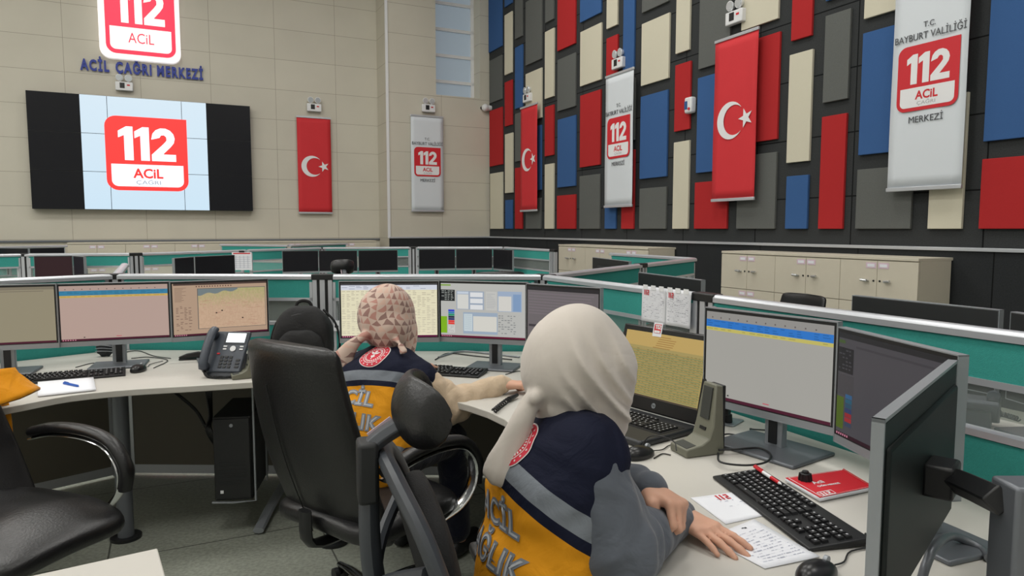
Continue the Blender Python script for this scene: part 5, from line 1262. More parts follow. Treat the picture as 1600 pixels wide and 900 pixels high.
# ---------------------------------------------------------------- continuous surfaces from distance fields
class Fld:
    def __init__(s, lo, hi, h):
        s.h = h; s.lo = np.array(lo, float); n = np.ceil((np.array(hi) - s.lo) / h).astype(int) + 1
        s.a = np.full(n, 0.05, np.float32); s.n = n
    def blk(s, lo, hi):
        i0 = np.clip(np.floor((np.array(lo) - s.lo) / s.h).astype(int), 0, s.n - 1); i1 = np.clip(np.ceil((np.array(hi) - s.lo) / s.h).astype(int) + 1, 1, s.n)
        ax = [s.lo[k] + s.h * np.arange(i0[k], i1[k], dtype=np.float32) for k in range(3)]
        X, Y, Z = np.meshgrid(*ax, indexing='ij'); return tuple(slice(i0[k], i1[k]) for k in range(3)), np.stack([X, Y, Z], -1).astype(np.float32)
    def add(s, f, lo, hi, k=0.01, sub=False, pad=0.035):
        sl, P = s.blk(np.array(lo) - pad, np.array(hi) + pad)
        if P.size == 0: return
        v = f(P); a = s.a[sl]
        if sub:
            b = -v; hh = np.maximum(k - np.abs(a - b), 0) / k; s.a[sl] = np.maximum(a, b) + hh * hh * k / 4
        else:
            hh = np.maximum(k - np.abs(a - v), 0) / k; s.a[sl] = np.minimum(np.minimum(a, v) - hh * hh * k / 4, 0.05)
    def cap(s, a, b, ra, rb=None, k=0.01, sub=False):
        a = np.array(a, np.float32); b = np.array(b, np.float32); rb = ra if rb is None else rb; d = b - a; L = max(1e-9, float(d @ d))
        def f(P):
            q = P - a; t = np.clip((q @ d) / L, 0, 1); return np.linalg.norm(q - t[..., None] * d, axis=-1) - (ra + (rb - ra) * t)
        r = max(ra, rb); s.add(f, np.minimum(a, b) - r, np.maximum(a, b) + r, k, sub)
    def ell(s, c, r, R=None, k=0.01, sub=False, e=2.0):
        c = np.array(c, np.float32); R = np.eye(3) if R is None else np.array(R, float); r = np.array(r, float); m = r.min()
        def f(P):
            q = np.abs(((P - c) @ R.T.astype(np.float32)) / r); return ((q ** e).sum(-1) ** (1 / e) - 1) * m
        s.add(f, c - r.max(), c + r.max(), k, sub)
    def seg(s, a, b, A, Bq, side, fwd, k=0.02):
        a = np.array(a, np.float32); b = np.array(b, np.float32); d = b - a; L = float(np.linalg.norm(d)); u = d / L
        sd = np.array(side, float); sd = sd - u * (sd @ u); sd /= np.linalg.norm(sd); fw = np.cross(u, sd)
        def f(P):
            q = P - a; t = (q @ u) / L; tc = np.clip(t, 0, 1); S = A[0] + (Bq[0] - A[0]) * tc; Fr = A[1] + (Bq[1] - A[1]) * tc; m = np.minimum(S, Fr)
            w = (t - tc) * L; return (np.sqrt(((q @ sd) / S) ** 2 + ((q @ fw) / Fr) ** 2 + (w / m) ** 2 + 1e-9) - 1) * m
        r = max(A[0], Bq[0], A[1], Bq[1]); s.add(f, np.minimum(a, b) - r, np.maximum(a, b) + r, k)
    def warp(s, f):
        idx = np.abs(s.a) < 0.045; ii = np.argwhere(idx); P = s.lo + ii * s.h; s.a[idx] += f(P).astype(np.float32)
    def mesh(s, name):
        a = s.a; h = s.h
        c = [a[i:a.shape[0] - 1 + i, j:a.shape[1] - 1 + j, k:a.shape[2] - 1 + k] for i in (0, 1) for j in (0, 1) for k in (0, 1)]
        neg = sum((x < 0).astype(np.int8) for x in c); act = np.argwhere((neg > 0) & (neg < 8)); V = len(act)
        vals = np.stack([x[tuple(act.T)] for x in c], -1); offs = np.array([(i, j, k) for i in (0, 1) for j in (0, 1) for k in (0, 1)], float)
        acc = np.zeros((V, 3)); cnt = np.zeros(V)
        for p in range(8):
            for q in range(p + 1, 8):
                if abs(offs[p] - offs[q]).sum() != 1: continue
                va, vb = vals[:, p], vals[:, q]; m = (va < 0) != (vb < 0); t = va[m] / (va[m] - vb[m])
                acc[m] += offs[p] + t[:, None] * (offs[q] - offs[p]); cnt[m] += 1
        pts = s.lo + (act + acc / cnt[:, None]) * h
        idm = -np.ones(np.array(a.shape) - 1, np.int32); idm[tuple(act.T)] = np.arange(V); quads = []
        for ax in range(3):
            b = [ax2 for ax2 in range(3) if ax2 != ax]; sl0 = [slice(1, -1)] * 3; sl1 = [slice(1, -1)] * 3; sl0[ax] = slice(0, -1); sl1[ax] = slice(1, None)
            A_ = a[tuple(sl0)] < 0; B_ = a[tuple(sl1)] < 0; e = np.argwhere(A_ != B_); e_full = e + 1; e_full[:, ax] -= 1
            inn = A_[tuple(e.T)]; o1 = np.zeros(3, int); o1[b[0]] = 1; o2 = np.zeros(3, int); o2[b[1]] = 1
            q = np.stack([idm[tuple((e_full - o1 - o2).T)], idm[tuple((e_full - o2).T)], idm[tuple(e_full.T)], idm[tuple((e_full - o1).T)]], -1)
            flip = inn if ax != 1 else ~inn; q[~flip] = q[~flip][:, ::-1]; quads.append(q)
        Q = np.concatenate(quads); Q = Q[(Q >= 0).all(1)]
        me = bpy.data.meshes.new(name); me.vertices.add(V); me.vertices.foreach_set('co', pts.astype(np.float32).ravel())
        me.loops.add(len(Q) * 4); me.loops.foreach_set('vertex_index', Q.astype(np.int32).ravel()); me.polygons.add(len(Q))
        me.polygons.foreach_set('loop_start', np.arange(0, len(Q) * 4, 4, dtype=np.int32)); me.update(calc_edges=True); me.validate()
        return me, pts
def fold_noise(P, s, amp, seed=0):
    x, y, z = P[:, 0], P[:, 1], P[:, 2]
    return amp * (np.sin(x * s + 3 * np.sin(z * s * .6 + seed) + seed) * np.sin(z * s * .8 + y * s * .5 + seed * 2) + .5 * np.sin((x + y - z) * s * 1.7 + seed))

def mat_vest():
    m = bpy.data.materials.new('vest_cloth'); m.use_nodes = True; nt = m.node_tree; b = nt.nodes['Principled BSDF']; L = nt.links.new
    a = nt.nodes.new('ShaderNodeAttribute'); a.attribute_name = 'vh'; r = nt.nodes.new('ShaderNodeValToRGB'); r.color_ramp.interpolation = 'CONSTANT'
    # vh: 0 at the neck, rising downwards, metres * 2
    st = [(0.0, (20, 24, 44)), (0.25, (124, 130, 138)), (0.33, (20, 24, 44)), (0.375, (216, 146, 26)), (0.80, (124, 130, 138)), (0.88, (216, 146, 26))]
    cr = r.color_ramp
    while len(cr.elements) < len(st): cr.elements.new(0.5)
    for e, (p, c) in zip(cr.elements, st): e.position = p; e.color = (*lin(c), 1)
    L(a.outputs['Fac'], r.inputs[0]); L(r.outputs[0], b.inputs['Base Color']); b.inputs['Roughness'].default_value = .8; b.inputs['Specular IOR Level'].default_value = .2
    tc = nt.nodes.new('ShaderNodeTexCoord'); n = nt.nodes.new('ShaderNodeTexNoise'); n.inputs['Scale'].default_value = 9; n.inputs['Detail'].default_value = 5; n.inputs['Distortion'].default_value = 1.2
    bp = nt.nodes.new('ShaderNodeBump'); bp.inputs['Strength'].default_value = .45; bp.inputs['Distance'].default_value = .02
    L(tc.outputs['Object'], n.inputs['Vector']); L(n.outputs['Fac'], bp.inputs['Height']); L(bp.outputs['Normal'], b.inputs['Normal']); return m
VEST = mat_vest()
def cloth(name, rgb, sc=12, st=.4, rough=.85, noise=0.05):
    m = mat(name, rgb, rough, spec=.15, noise=noise, nscale=140, sheen=.2); nt = m.node_tree; b = nt.nodes['Principled BSDF']
    tc = nt.nodes.new('ShaderNodeTexCoord'); n = nt.nodes.new('ShaderNodeTexNoise'); n.inputs['Scale'].default_value = sc; n.inputs['Detail'].default_value = 3; n.inputs['Distortion'].default_value = 1.5
    bp = nt.nodes.new('ShaderNodeBump'); bp.inputs['Strength'].default_value = st; bp.inputs['Distance'].default_value = .02
    nt.links.new(tc.outputs['Object'], n.inputs['Vector']); nt.links.new(n.outputs['Fac'], bp.inputs['Height']); nt.links.new(bp.outputs['Normal'], b.inputs['Normal']); return m
SKIN = mat('skin', (214, 166, 142), .5, spec=.3, noise=.03, nscale=40); SKIN.node_tree.nodes['Principled BSDF'].inputs['Subsurface Weight'].default_value = .12
SKIN.node_tree.nodes['Principled BSDF'].inputs['Subsurface Radius'].default_value = (.02, .008, .005)
DENIM = cloth('grey_denim_sleeve', (92, 97, 106), 9, .45); KNIT = cloth('beige_knit', (204, 182, 156), 14, .35); NAVY = cloth('navy_trousers', (22, 25, 42)); CREAMS = cloth('cream_scarf', (206, 198, 190), 7, .25, .9, .02)
def mat_pattern():
    m = bpy.data.materials.new('patterned_scarf'); m.use_nodes = True; nt = m.node_tree; b = nt.nodes['Principled BSDF']; L = nt.links.new
    def math_(op, a, b_=None):
        n = nt.nodes.new('ShaderNodeMath'); n.operation = op
        for i, v in enumerate((a, b_)):
            if v is None: continue
            if isinstance(v, (int, float)): n.inputs[i].default_value = v
            else: L(v, n.inputs[i])
        return n.outputs[0]
    at = nt.nodes.new('ShaderNodeAttribute'); at.attribute_name = 'cu'; av = nt.nodes.new('ShaderNodeAttribute'); av.attribute_name = 'cv'
    tc = nt.nodes.new('ShaderNodeTexCoord'); ns = nt.nodes.new('ShaderNodeTexNoise'); ns.inputs['Scale'].default_value = 9; L(tc.outputs['Object'], ns.inputs['Vector']); sp = nt.nodes.new('ShaderNodeSeparateXYZ'); L(ns.outputs['Color'], sp.inputs[0])
    U0 = math_('ADD', math_('MULTIPLY', at.outputs['Fac'], 34.0), math_('MULTIPLY', sp.outputs[0], 2.5)); V0 = math_('ADD', math_('MULTIPLY', av.outputs['Fac'], 38.0), math_('MULTIPLY', sp.outputs[1], 2.5))
    rowi = math_('FLOOR', V0); sh = math_('MULTIPLY', rowi, 0.43); U1 = math_('ADD', U0, sh)
    u = math_('FRACT', U1); v = math_('FRACT', V0); tri = math_('MULTIPLY', math_('SUBTRACT', 1.18, math_('ABSOLUTE', math_('SUBTRACT', math_('MULTIPLY', u, 2.4), 1.2))), 0.9)
    mask = math_('MULTIPLY', math_('LESS_THAN', v, tri), math_('GREATER_THAN', v, 0.08))
    wn = nt.nodes.new('ShaderNodeTexWhiteNoise'); wn.noise_dimensions = '2D'; cb = nt.nodes.new('ShaderNodeCombineXYZ'); L(math_('FLOOR', U1), cb.inputs[0]); L(rowi, cb.inputs[1]); L(cb.outputs[0], wn.inputs['Vector'])
    cr = nt.nodes.new('ShaderNodeValToRGB'); cr.color_ramp.interpolation = 'CONSTANT'; e = cr.color_ramp.elements
    e[0].color = (*lin((142, 110, 102)), 1); e[1].position = .4; e[1].color = (*lin((184, 134, 122)), 1); q = e.new(.65); q.color = (*lin((150, 112, 104)), 1); q = e.new(.85); q.color = (*lin((206, 172, 156)), 1)
    L(wn.outputs['Value'], cr.inputs[0]); mx = nt.nodes.new('ShaderNodeMixRGB'); mx.inputs[1].default_value = (*lin((202, 178, 164)), 1); L(mask, mx.inputs[0]); L(cr.outputs[0], mx.inputs[2]); L(mx.outputs[0], b.inputs['Base Color'])
    b.inputs['Roughness'].default_value = .85; b.inputs['Sheen Weight'].default_value = .2; return m
def attr(me, nm, vals):
    a = me.attributes.new(nm, 'FLOAT', 'POINT'); a.data.foreach_set('value', np.asarray(vals, np.float32))
def V3(v): return np.array((v[0], v[1], v[2]), float)
def box_of(pts, pad): P = np.array([V3(p) for p in pts]); return P.min(0) - pad, P.max(0) + pad

def hand(f, w, d, nrm, th, curl=0.3, s=1.0, spread=1.0, tcurl=0.5):
    """w wrist, d towards the fingers, nrm out of the palm, th towards the thumb side"""
    w, d, nrm, th = map(lambda q: V3(q), (w, d, nrm, th)); d /= np.linalg.norm(d); nrm = nrm - d * (nrm @ d); nrm /= np.linalg.norm(nrm); th = np.cross(nrm, d) * (1 if np.cross(nrm, d) @ th > 0 else -1)
    offs = [0.030, 0.010, -0.010, -0.029]; kl = [0.086, 0.090, 0.086, 0.078]; ln = [(.040, .024, .019), (.044, .028, .020), (.041, .026, .019), (.032, .019, .017)]
    wr = w - d * 0.02
    for i in range(4):
        kn = w + (d * kl[i] + th * offs[i]) * s
        f.cap(w + th * offs[i] * .55 * s, kn - nrm * 0.002, .0145 * s, .0115 * s, k=.014)
        p = kn; a = 0.0; dd = d + th * (offs[i] * 4.5 * spread); dd /= np.linalg.norm(dd)
        for j in range(3):
            a += curl * (1.0, 1.15, .8)[j] * (1 + .12 * i); v = dd * math.cos(a) + nrm * math.sin(a); q = p + v * ln[i][j] * s
            r0 = (.0098, .0086, .0078)[j] * s * (1 if i < 3 else .88); r1 = (.0086, .0078, .0066)[j] * s * (1 if i < 3 else .88); f.cap(p, q, r0, r1, k=.0035); p = q
    f.cap(w, w + d * .05 * s, .019 * s, .015 * s, k=.02)
    t0 = w + (d * .022 + th * .022 + nrm * .004) * s; t1 = w + (d * .055 + th * .045 + nrm * .012) * s; td = d * (.8 - .2 * tcurl) + th * (.6 - tcurl) + nrm * (.2 + .5 * tcurl); td /= np.linalg.norm(td)
    t2 = t1 + td * .030 * s; td2 = td + (-th * .5 + nrm * .2) * tcurl; td2 /= np.linalg.norm(td2)
    f.cap(t0, t1, .0155 * s, .0115 * s, k=.014); f.cap(t1, t2, .0105 * s, .0095 * s, k=.006); f.cap(t2, t2 + td2 * .024 * s, .0095 * s, .0075 * s, k=.004)

def person(name, label, J, fwd, hands, sleeve_mat, scarf_fn, scarf_mat, belly=1.0, lean=None, head_fwd=None, vw=1.0, strip_shift=0.0, arm_r=1.0):
    fw = np.array([fwd[0], fwd[1], 0.0]); fw /= np.linalg.norm(fw); sd = np.array([fw[1], -fw[0], 0.0]); up = np.array([0, 0, 1.0])
    hf = V3(head_fwd) if head_fwd is not None else fw.copy(); hf /= np.linalg.norm(hf); hs = np.cross(hf, up); hs /= np.linalg.norm(hs); hu = np.cross(hs, hf); HR = np.stack([hs, hf, hu])
    J = {k: V3(v) for k, v in J.items()}; pel, N, H = J['pelvis'], J['neck'], J['head']; ch = pel + (N - pel) * .72; wa = pel + (N - pel) * .35
    t = thing(name, label, 'person', (pel[0], pel[1], 0)); inv = Matrix.Translation((-pel[0], -pel[1], 0))
    def put(nm, me, m, **k):
        me.transform(inv); return ob(nm, me, m, t, ang=180, **k)
    pts = list(J.values()) + [J['wristR'] + V3(hands['R']['d']) * .2, J['wristL'] + V3(hands['L']['d']) * .2, H + up * .12, H - hf * .1, H + hf * .12]
    kn = {}; an = {}
    for s_, q in (('L', -1), ('R', 1)):
        hp = pel + sd * .09 * q; k_ = hp + fw * .40 + sd * .05 * q; k_[2] = pel[2] - .02; kn[s_] = k_; a_ = k_ + fw * .06; a_[2] = .09; an[s_] = a_; pts += [k_, a_, a_ + fw * .2]
    lo, hi = box_of(pts, .13); lo[2] = max(lo[2], -.02)
    # body
    f = Fld(lo, hi, .0045)
    f.seg(pel, wa, (.15, .10), (.125, .09), sd, fw); f.seg(wa, ch, (.125, .09), (.145, .095), sd, fw, k=.03); f.seg(ch, N - up * .05, (.145, .09), (.09, .06), sd, fw, k=.03)
    f.cap(N - up * .04, H - hu * .05 - hf * .01, .052, .05, k=.02)
    for s_ in 'LR':
        q = 1 if s_ == 'R' else -1; hp = pel + sd * .09 * q
        f.cap(N - up * .05, J['sh' + s_], .045, .045, k=.03); f.cap(J['sh' + s_], J['el' + s_], .042, .034, k=.02); f.cap(J['el' + s_], J['wrist' + s_], .034, .023, k=.012)
        f.cap(hp, kn[s_], .082, .055, k=.03); f.cap(kn[s_], an[s_], .052, .034, k=.02); f.cap(an[s_] - up * .03, an[s_] + fw * .14 - up * .055, .034, .028, k=.02)
        hh = hands[s_]; hand(f, J['wrist' + s_], hh['d'], hh['n'], hh['t'], hh.get('curl', .3), hh.get('s', 1.0), hh.get('spread', 1.0), hh.get('tcurl', .5))
    # head: cranium, jaw, nose, eye sockets, lips, ears
    f.ell(H + hu * .02 - hf * .01, (.073, .092, .095), HR, k=.02); f.ell(H - hu * .045 + hf * .028, (.054, .062, .062), HR, k=.03); f.ell(H - hu * .088 + hf * .055, (.022, .022, .02), HR, k=.02)
    for q in (-1, 1):
        f.ell(H + hs * .031 * q + hf * .094 + hu * .004, (.016, .011, .010), HR, k=.008, sub=True); f.ell(H + hs * .033 * q + hf * .079 + hu * .003, (.013, .012, .012), HR, k=.003)
        f.cap(H + hs * .016 * q + hf * .086 + hu * .026, H + hs * .046 * q + hf * .078 + hu * .024, .006, .005, k=.010); f.cap(H + hs * .020 * q + hf * .0835 + hu * .0135, H + hs * .044 * q + hf * .079 + hu * .011, .0045, .004, k=.003); f.cap(H + hs * .022 * q + hf * .083 - hu * .009, H + hs * .042 * q + hf * .079 - hu * .008, .004, .0035, k=.003); f.ell(H + hs * .075 * q - hf * .008 - hu * .008, (.008, .018, .03), HR, k=.006)
        f.ell(H + hs * .010 * q + hf * .094 - hu * .034, (.006, .007, .006), HR, k=.006)
    f.cap(H + hf * .084 + hu * .012, H + hf * .100 - hu * .026, .0055, .0085, k=.012)
    f.ell(H + hf * .086 - hu * .056, (.022, .009, .006), HR, k=.003); f.ell(H + hf * .085 - hu * .066, (.019, .009, .006), HR, k=.003)
    me, P = f.mesh('body'); put('body', me, SKIN)
    # eyes, brows
    for q in (-1, 1):
        e0 = H + hs * .032 * q + hf * .0800 + hu * .003; bm = B(); bmesh.ops.create_uvsphere(bm, u_segments=16, v_segments=12, radius=.0118, matrix=inv @ Matrix.Translation(e0)); eye = ob('eye', bm, mat('eye_white', (232, 228, 222), .2), t)
        bm = B(); bmesh.ops.create_uvsphere(bm, u_segments=14, v_segments=10, radius=.0058, matrix=inv @ Matrix.Translation(e0 + hf * .0072)); ob('iris', bm, mat('iris', (54, 38, 28), .2), eye)
        bm = B(); tube(bm, [inv @ Vector(H + hs * a_ * q + hf * b_ + hu * c_) for a_, b_, c_ in ((.014, .0925, .031), (.030, .0905, .034), (.046, .0815, .028))], .0025, seg=6, smooth=3); ob('eyebrow', bm, mat('brow', (44, 34, 28), .8), t)
    bm = B(); tube(bm, [inv @ Vector(H + hs * a_ + hf * b_ - hu * .0605) for a_, b_ in ((-.02, .086), (0, .0945), (.02, .086))], .003, seg=6, smooth=3); ob('lips', bm, mat('lip', (176, 104, 96), .5), t)
    # trousers and shoes
    f = Fld(*box_of([pel - sd * .1, pel + sd * .1, *kn.values(), *an.values(), *[a + fw * .2 for a in an.values()]], .16), .009)
    f.seg(pel, wa, (.165, .115), (.14, .10), sd, fw)
    for s_ in 'LR':
        q = 1 if s_ == 'R' else -1; hp = pel + sd * .09 * q; f.cap(hp, kn[s_], .094, .07, k=.03); f.cap(kn[s_], an[s_] + up * .03, .066, .058, k=.02)
    f.warp(lambda P: fold_noise(P, 28, .0022)); me, P = f.mesh('trousers'); put('trousers', me, NAVY)
    for s_ in 'LR':
        a_ = an[s_]; f = Fld(*box_of([a_, a_ + fw * .2], .1), .006); f.cap(a_ - up * .04, a_ + fw * .15 - up * .058, .042, .034, k=.02); f.cap(a_ - fw * .035 - up * .055, a_ + fw * .15 - up * .06, .033, .033, k=.02)
        sl, Pq = f.blk(f.lo, f.lo + f.h * f.n); f.a[sl] = np.maximum(f.a[sl], .004 - Pq[..., 2]); me, P = f.mesh('shoe'); put('shoe', me, BLK)
    # sleeves
    for s_ in 'LR':
        S, E_, W = J['sh' + s_], J['el' + s_], J['wrist' + s_]; f = Fld(*box_of([S, E_, W], .11), .0055); wd = (W - E_) / np.linalg.norm(W - E_)
        r = J.get('r', None); f.cap(S + (E_ - S) * .03, E_, .054 * arm_r, .064 * arm_r, k=.02); f.cap(E_, W - wd * .05, .062 * arm_r, .038 * arm_r, k=.02); f.cap(W - wd * .05, W + wd * .005, .038 * arm_r, .034, k=.02); f.cap(W - wd * .005, W + wd * .012, .037, .036, k=.006)
        ax = (E_ - S) / np.linalg.norm(E_ - S)
        def w_(P, E_=E_, wd=wd, ax=ax):
            d = np.linalg.norm(P - E_, axis=1); g = np.exp(-(d / .12) ** 2); along = (P - E_) @ wd; side = (P - E_) @ np.cross(wd, ax if abs(ax @ wd) < .95 else up)
            return -.0065 * g * np.sin(along * 95 + side * 40) + fold_noise(P, 42, .0026, 1.0) - .002 * np.sin(((P - W) @ wd) * 150) * np.exp(-(np.linalg.norm(P - W, axis=1) / .07) ** 2)
        f.warp(w_); me, P = f.mesh('sleeve'); put('sleeve', me, sleeve_mat)
    # vest
    f = Fld(*box_of([pel, N, J['shL'], J['shR']], .26), .0075); hem = pel - (N - pel) / np.linalg.norm(N - pel) * .045
    f.seg(hem, wa, (.185 * vw, .135 * belly), (.178 * vw, .125 * belly), sd, fw); f.seg(wa, ch, (.178 * vw, .125 * belly), (.185 * vw, .122), sd, fw, k=.05); f.seg(ch, N - up * .045, (.185 * vw, .12), (.12, .085), sd, fw, k=.05)
    for s_ in 'LR': f.cap(N - up * .035 + (J['sh' + s_] - N) * .2, J['sh' + s_] + (N - J['sh' + s_]) * .12 + up * .004, .056, .064, k=.05); f.cap(J['sh' + s_] + (N - J['sh' + s_]) * .10, ch + (J['sh' + s_] - ch) * .5, .068, .074, k=.04)
    ax = (N - pel) / np.linalg.norm(N - pel); f.warp(lambda P: fold_noise(P, 24, .0035, .7) + fold_noise(P, 60, .0012, 2.0)); me, P = f.mesh('vest')
    bend = ax if lean is None else V3(lean) / np.linalg.norm(V3(lean)); attr(me, 'vh', np.clip(((N - P) @ bend + .01 + strip_shift) * 2.0, 0, 1))
    bvh = BVHTree.FromPolygons([tuple(v) for v in P], [tuple(p.vertices) for p in me.polygons]); put('vest', me, VEST)
    # scarf
    me, P = scarf_fn(H, N, hf, hs, hu, fw, sd, J)
    c = H; q = P - c; attr(me, 'cu', np.arctan2(q @ hs, -(q @ hf)) * .105); attr(me, 'cv', q @ hu + .25 + .35 * np.clip(np.hypot(q @ hs, q @ hf) - .03, -.1, 0) * (q @ hu > 0)); put('headscarf', me, scarf_mat)
    return t, bvh, inv, dict(fw=fw, sd=sd, up=up, N=N, ax=ax, pel=pel)
def decal(par, nm, bm, cen, S, U, D, bvh, off, m, inv, cut=2):
    """2-D artwork laid on the cloth"""
    if cut: bmesh.ops.triangulate(bm, faces=bm.faces); bmesh.ops.subdivide_edges(bm, edges=bm.edges, cuts=cut, use_grid_fill=True)
    cen, S, U, D = map(Vector, (cen, S, U, D)); bad = []
    for v in bm.verts:
        p = cen + S * v.co.x + U * v.co.y - D * .3; h = bvh.ray_cast(p, D, .8)
        if h[0] is None: bad.append(v); continue
        v.co = inv @ (h[0] - D * off)
    if bad: bmesh.ops.delete(bm, geom=bad, context='VERTS')
    return ob(nm, bm, m, par, smooth=False)
def disc(r0, r1, n=48, rings=3):
    bm = B(); g = []
    for j in range(rings + 1):
        r = r0 + (r1 - r0) * j / rings; g.append([bm.verts.new((max(r, .0004) * math.cos(2 * PI * k / n), max(r, .0004) * math.sin(2 * PI * k / n), 0)) for k in range(n)])
    for a, b in zip(g, g[1:]):
        for k in range(n): bm.faces.new((a[k], a[(k + 1) % n], b[(k + 1) % n], b[k]))
    return bm
BR = mat('badge_red', (206, 40, 62), .7); BW = mat('badge_white', (228, 222, 222), .7); REFL = mat('reflective_grey', (120, 126, 134), .45, spec=.6)
def badge(par, cen, r, S, U, D, bvh, inv):
    decal(par, 'badge_rim', disc(0, r), cen, S, U, D, bvh, .0025, BW, inv, 0); decal(par, 'badge_red_field', disc(0, r * .95), cen, S, U, D, bvh, .0035, BR, inv, 0)
    decal(par, 'badge_thin_ring', disc(r * .66, r * .70, 48, 1), cen, S, U, D, bvh, .0043, BW, inv, 0)
    bm = B()
    for k in range(16):
        a = 2 * PI * k / 16; q = []
        for i in range(10): b = a + i * PI / 5; rr = r * (.075 if i % 2 == 0 else .03); q.append(bm.verts.new((r * .82 * math.cos(a) + rr * math.cos(b), r * .82 * math.sin(a) + rr * math.sin(b), 0)))
        bm.faces.new(q)
    for k in range(26):     # ring of small lettering strokes
        a = 2 * PI * k / 26; c_, s_ = math.cos(a), math.sin(a); w = r * .035; h = r * .06
        bm.faces.new([bm.verts.new((r * .54 * c_ + x * -s_ + y * c_, r * .54 * s_ + x * c_ + y * s_, 0)) for x, y in ((-w, -h), (w, -h), (w, h), (-w, h))])
    def poly(p): bm.faces.new([bm.verts.new((r * x, r * y, 0)) for x, y in p])
    poly([(-.03, -.38), (.03, -.38), (.045, .26), (-.045, .26)]); poly([(.1 * math.cos(k * PI / 5), .32 + .1 * math.sin(k * PI / 5)) for k in range(10)])
    for q in (-1, 1): poly([(q * .05, .2), (q * .36, .3), (q * .30, .18), (q * .2, .08), (q * .06, .05)]); poly([(q * .04, -.02), (q * .16, -.08), (q * .14, -.16), (q * .03, -.24)])
    decal(par, 'badge_emblem', bm, cen, S, U, D, bvh, .0045, BW, inv, 0)
def back_text(par, s, size, cen, S, U, D, bvh, inv, sp=1.05):
    for nm, off_, d, m in (('word_outline', .0055, .0025, REFL), ('word', -.001, .0036, mat('word_grey', (176, 180, 186), .6))):
        me = text_mesh(s, size, 0, off_ * size / .1, spacing=sp); bm = B(); putmesh(bm, me); decal(par, nm, bm, cen, S, U, D, bvh, d, m, inv, 1)

# ---- near person -------------------------------------------------------------
fwN = Vector((.93, .37, 0)).normalized(); sdN = Vector((fwN.y, -fwN.x, 0))
Nn = Yp(884, 655, 1.47); 
Jn = dict(pelvis=(0.035, 1.37, 0.555), neck=Nn, head=Yp(909, 566, 1.50), shR=Yp(922, 720, 1.345), shL=Yp(836, 695, 1.61), elR=Yp(966, 858, 1.31), elL=(0.14, 1.72, 0.80),
          wristR=Zp(1058, 804, .787), wristL=Zp(1012, 764, .872))
def scarf_near(H, N, hf, hs, hu, fw, sd, J):
    f = Fld(*box_of([H, N, Yp(765, 770, 1.45), H + hf * .1], .2), .0048); HR = np.stack([hs, hf, hu])
    f.ell(H + hu * .005 - hf * .018, (.098, .112, .120), HR, k=.02); f.ell(H - hf * .055 - hu * .025, (.082, .07, .085), HR, k=.04)
    f.seg(H - hu * .03, N + np.array([0, 0, .015]), (.088, .095), (.062, .066), sd, fw, k=.03)
    f.seg(H - hu * .055 + hf * .045, N + fw * .055 - np.array([0, 0, .0]), (.085, .075), (.072, .05), sd, fw, k=.03)
    f.seg(H - hu * .01 + hf * .03 + hs * .02, N + fw * .075 + sd * .02 + np.array([0, 0, .01]), (.088, .088), (.058, .056), sd, fw, k=.03)
    f.cap(N + fw * .06 + sd * .03, N + fw * .085 + sd * .015 - np.array([0, 0, .035]), .048, .034, k=.03)
    # opening for the face
    f.ell(H + hf * .130 - hu * .022, (.071, .088, .097), HR, k=.010, sub=True)
    # knot at the nape and the hanging tail
    kn_ = V3(Yp(835, 622, 1.405)); f.ell(kn_, (.013, .015, .014), None, k=.014)
    T = [V3(Yp(*q)) for q in ((833, 619, 1.43), (819, 650, 1.41), (804, 686, 1.40), (790, 722, 1.39), (779, 750, 1.38))]; rr = [.013, .017, .022, .028, .027]; T = [V3(p) for p in catmull(T, 5)]; rr = list(np.interp(np.linspace(0, 4, len(T)), range(5), rr))
    for a, b, r0, r1 in zip(T, T[1:], rr, rr[1:]): f.seg(a, b, (r0, .014), (r1, .013), (1, .25, 0), (0, 1, 0), k=.012)
    def w_(P):
        q = P - H; x = q @ hs; y = q @ hf; z = q @ hu; r = np.linalg.norm(q, axis=1)
        g = np.clip((.17 - z) / .2, 0, 1) * (z > -.17)
        ridge = np.sin(26 * (z * .55 + y * 1.0) + 9 * x + 1.5) * np.clip((x + .03) / .06, 0, 1)
        r2 = np.sin(34 * (y * .9 + z * .35) + .6); tail = np.clip((H[2] - .14 - P[:, 2]) / .05, 0, 1) * (P[:, 0] < Nn.x - .05)
        cc = (P[:, 0] - H[0]) * .80 + (P[:, 2] - H[2]) * .60; cc = cc + .010 * np.sin((P[:, 2] - H[2]) * 22 + P[:, 1] * 15)
        mk = 1 / (1 + np.exp(-((P[:, 0] - H[0]) + .035) / .012)) * 1 / (1 + np.exp(((P[:, 2] - H[2]) - .045) / .02))
        fo = sum(a_ * np.exp(-((cc - c_) / w__) ** 2) for c_, w__, a_ in ((-.062, .009, .008), (-.03, .008, .006), (.012, .010, .009), (.046, .008, .006), (.078, .008, .006)))
        ridge = ridge * .25
        return -2.3 * mk * fo * np.clip((.088 - y) / .03, 0, 1) - (.0055 * g * ridge + .0018 * g * r2) * (P[:, 0] > Nn.x - .055) - .0010 * tail * np.sin((P[:, 0] * 1.0 - P[:, 2] * .42) * 230) - .003 * np.sin(z * 110 + x * 30) * np.clip((-.07 - z) / .03, 0, 1) * (P[:, 0] > Nn.x - .045)
    f.warp(w_); return f.mesh('headscarf')
dR = (Zp(1140, 832, .77) - Zp(1058, 799, .77)).normalized(); dL = (Zp(1090, 790, .78) - Zp(1022, 762, .78)).normalized()
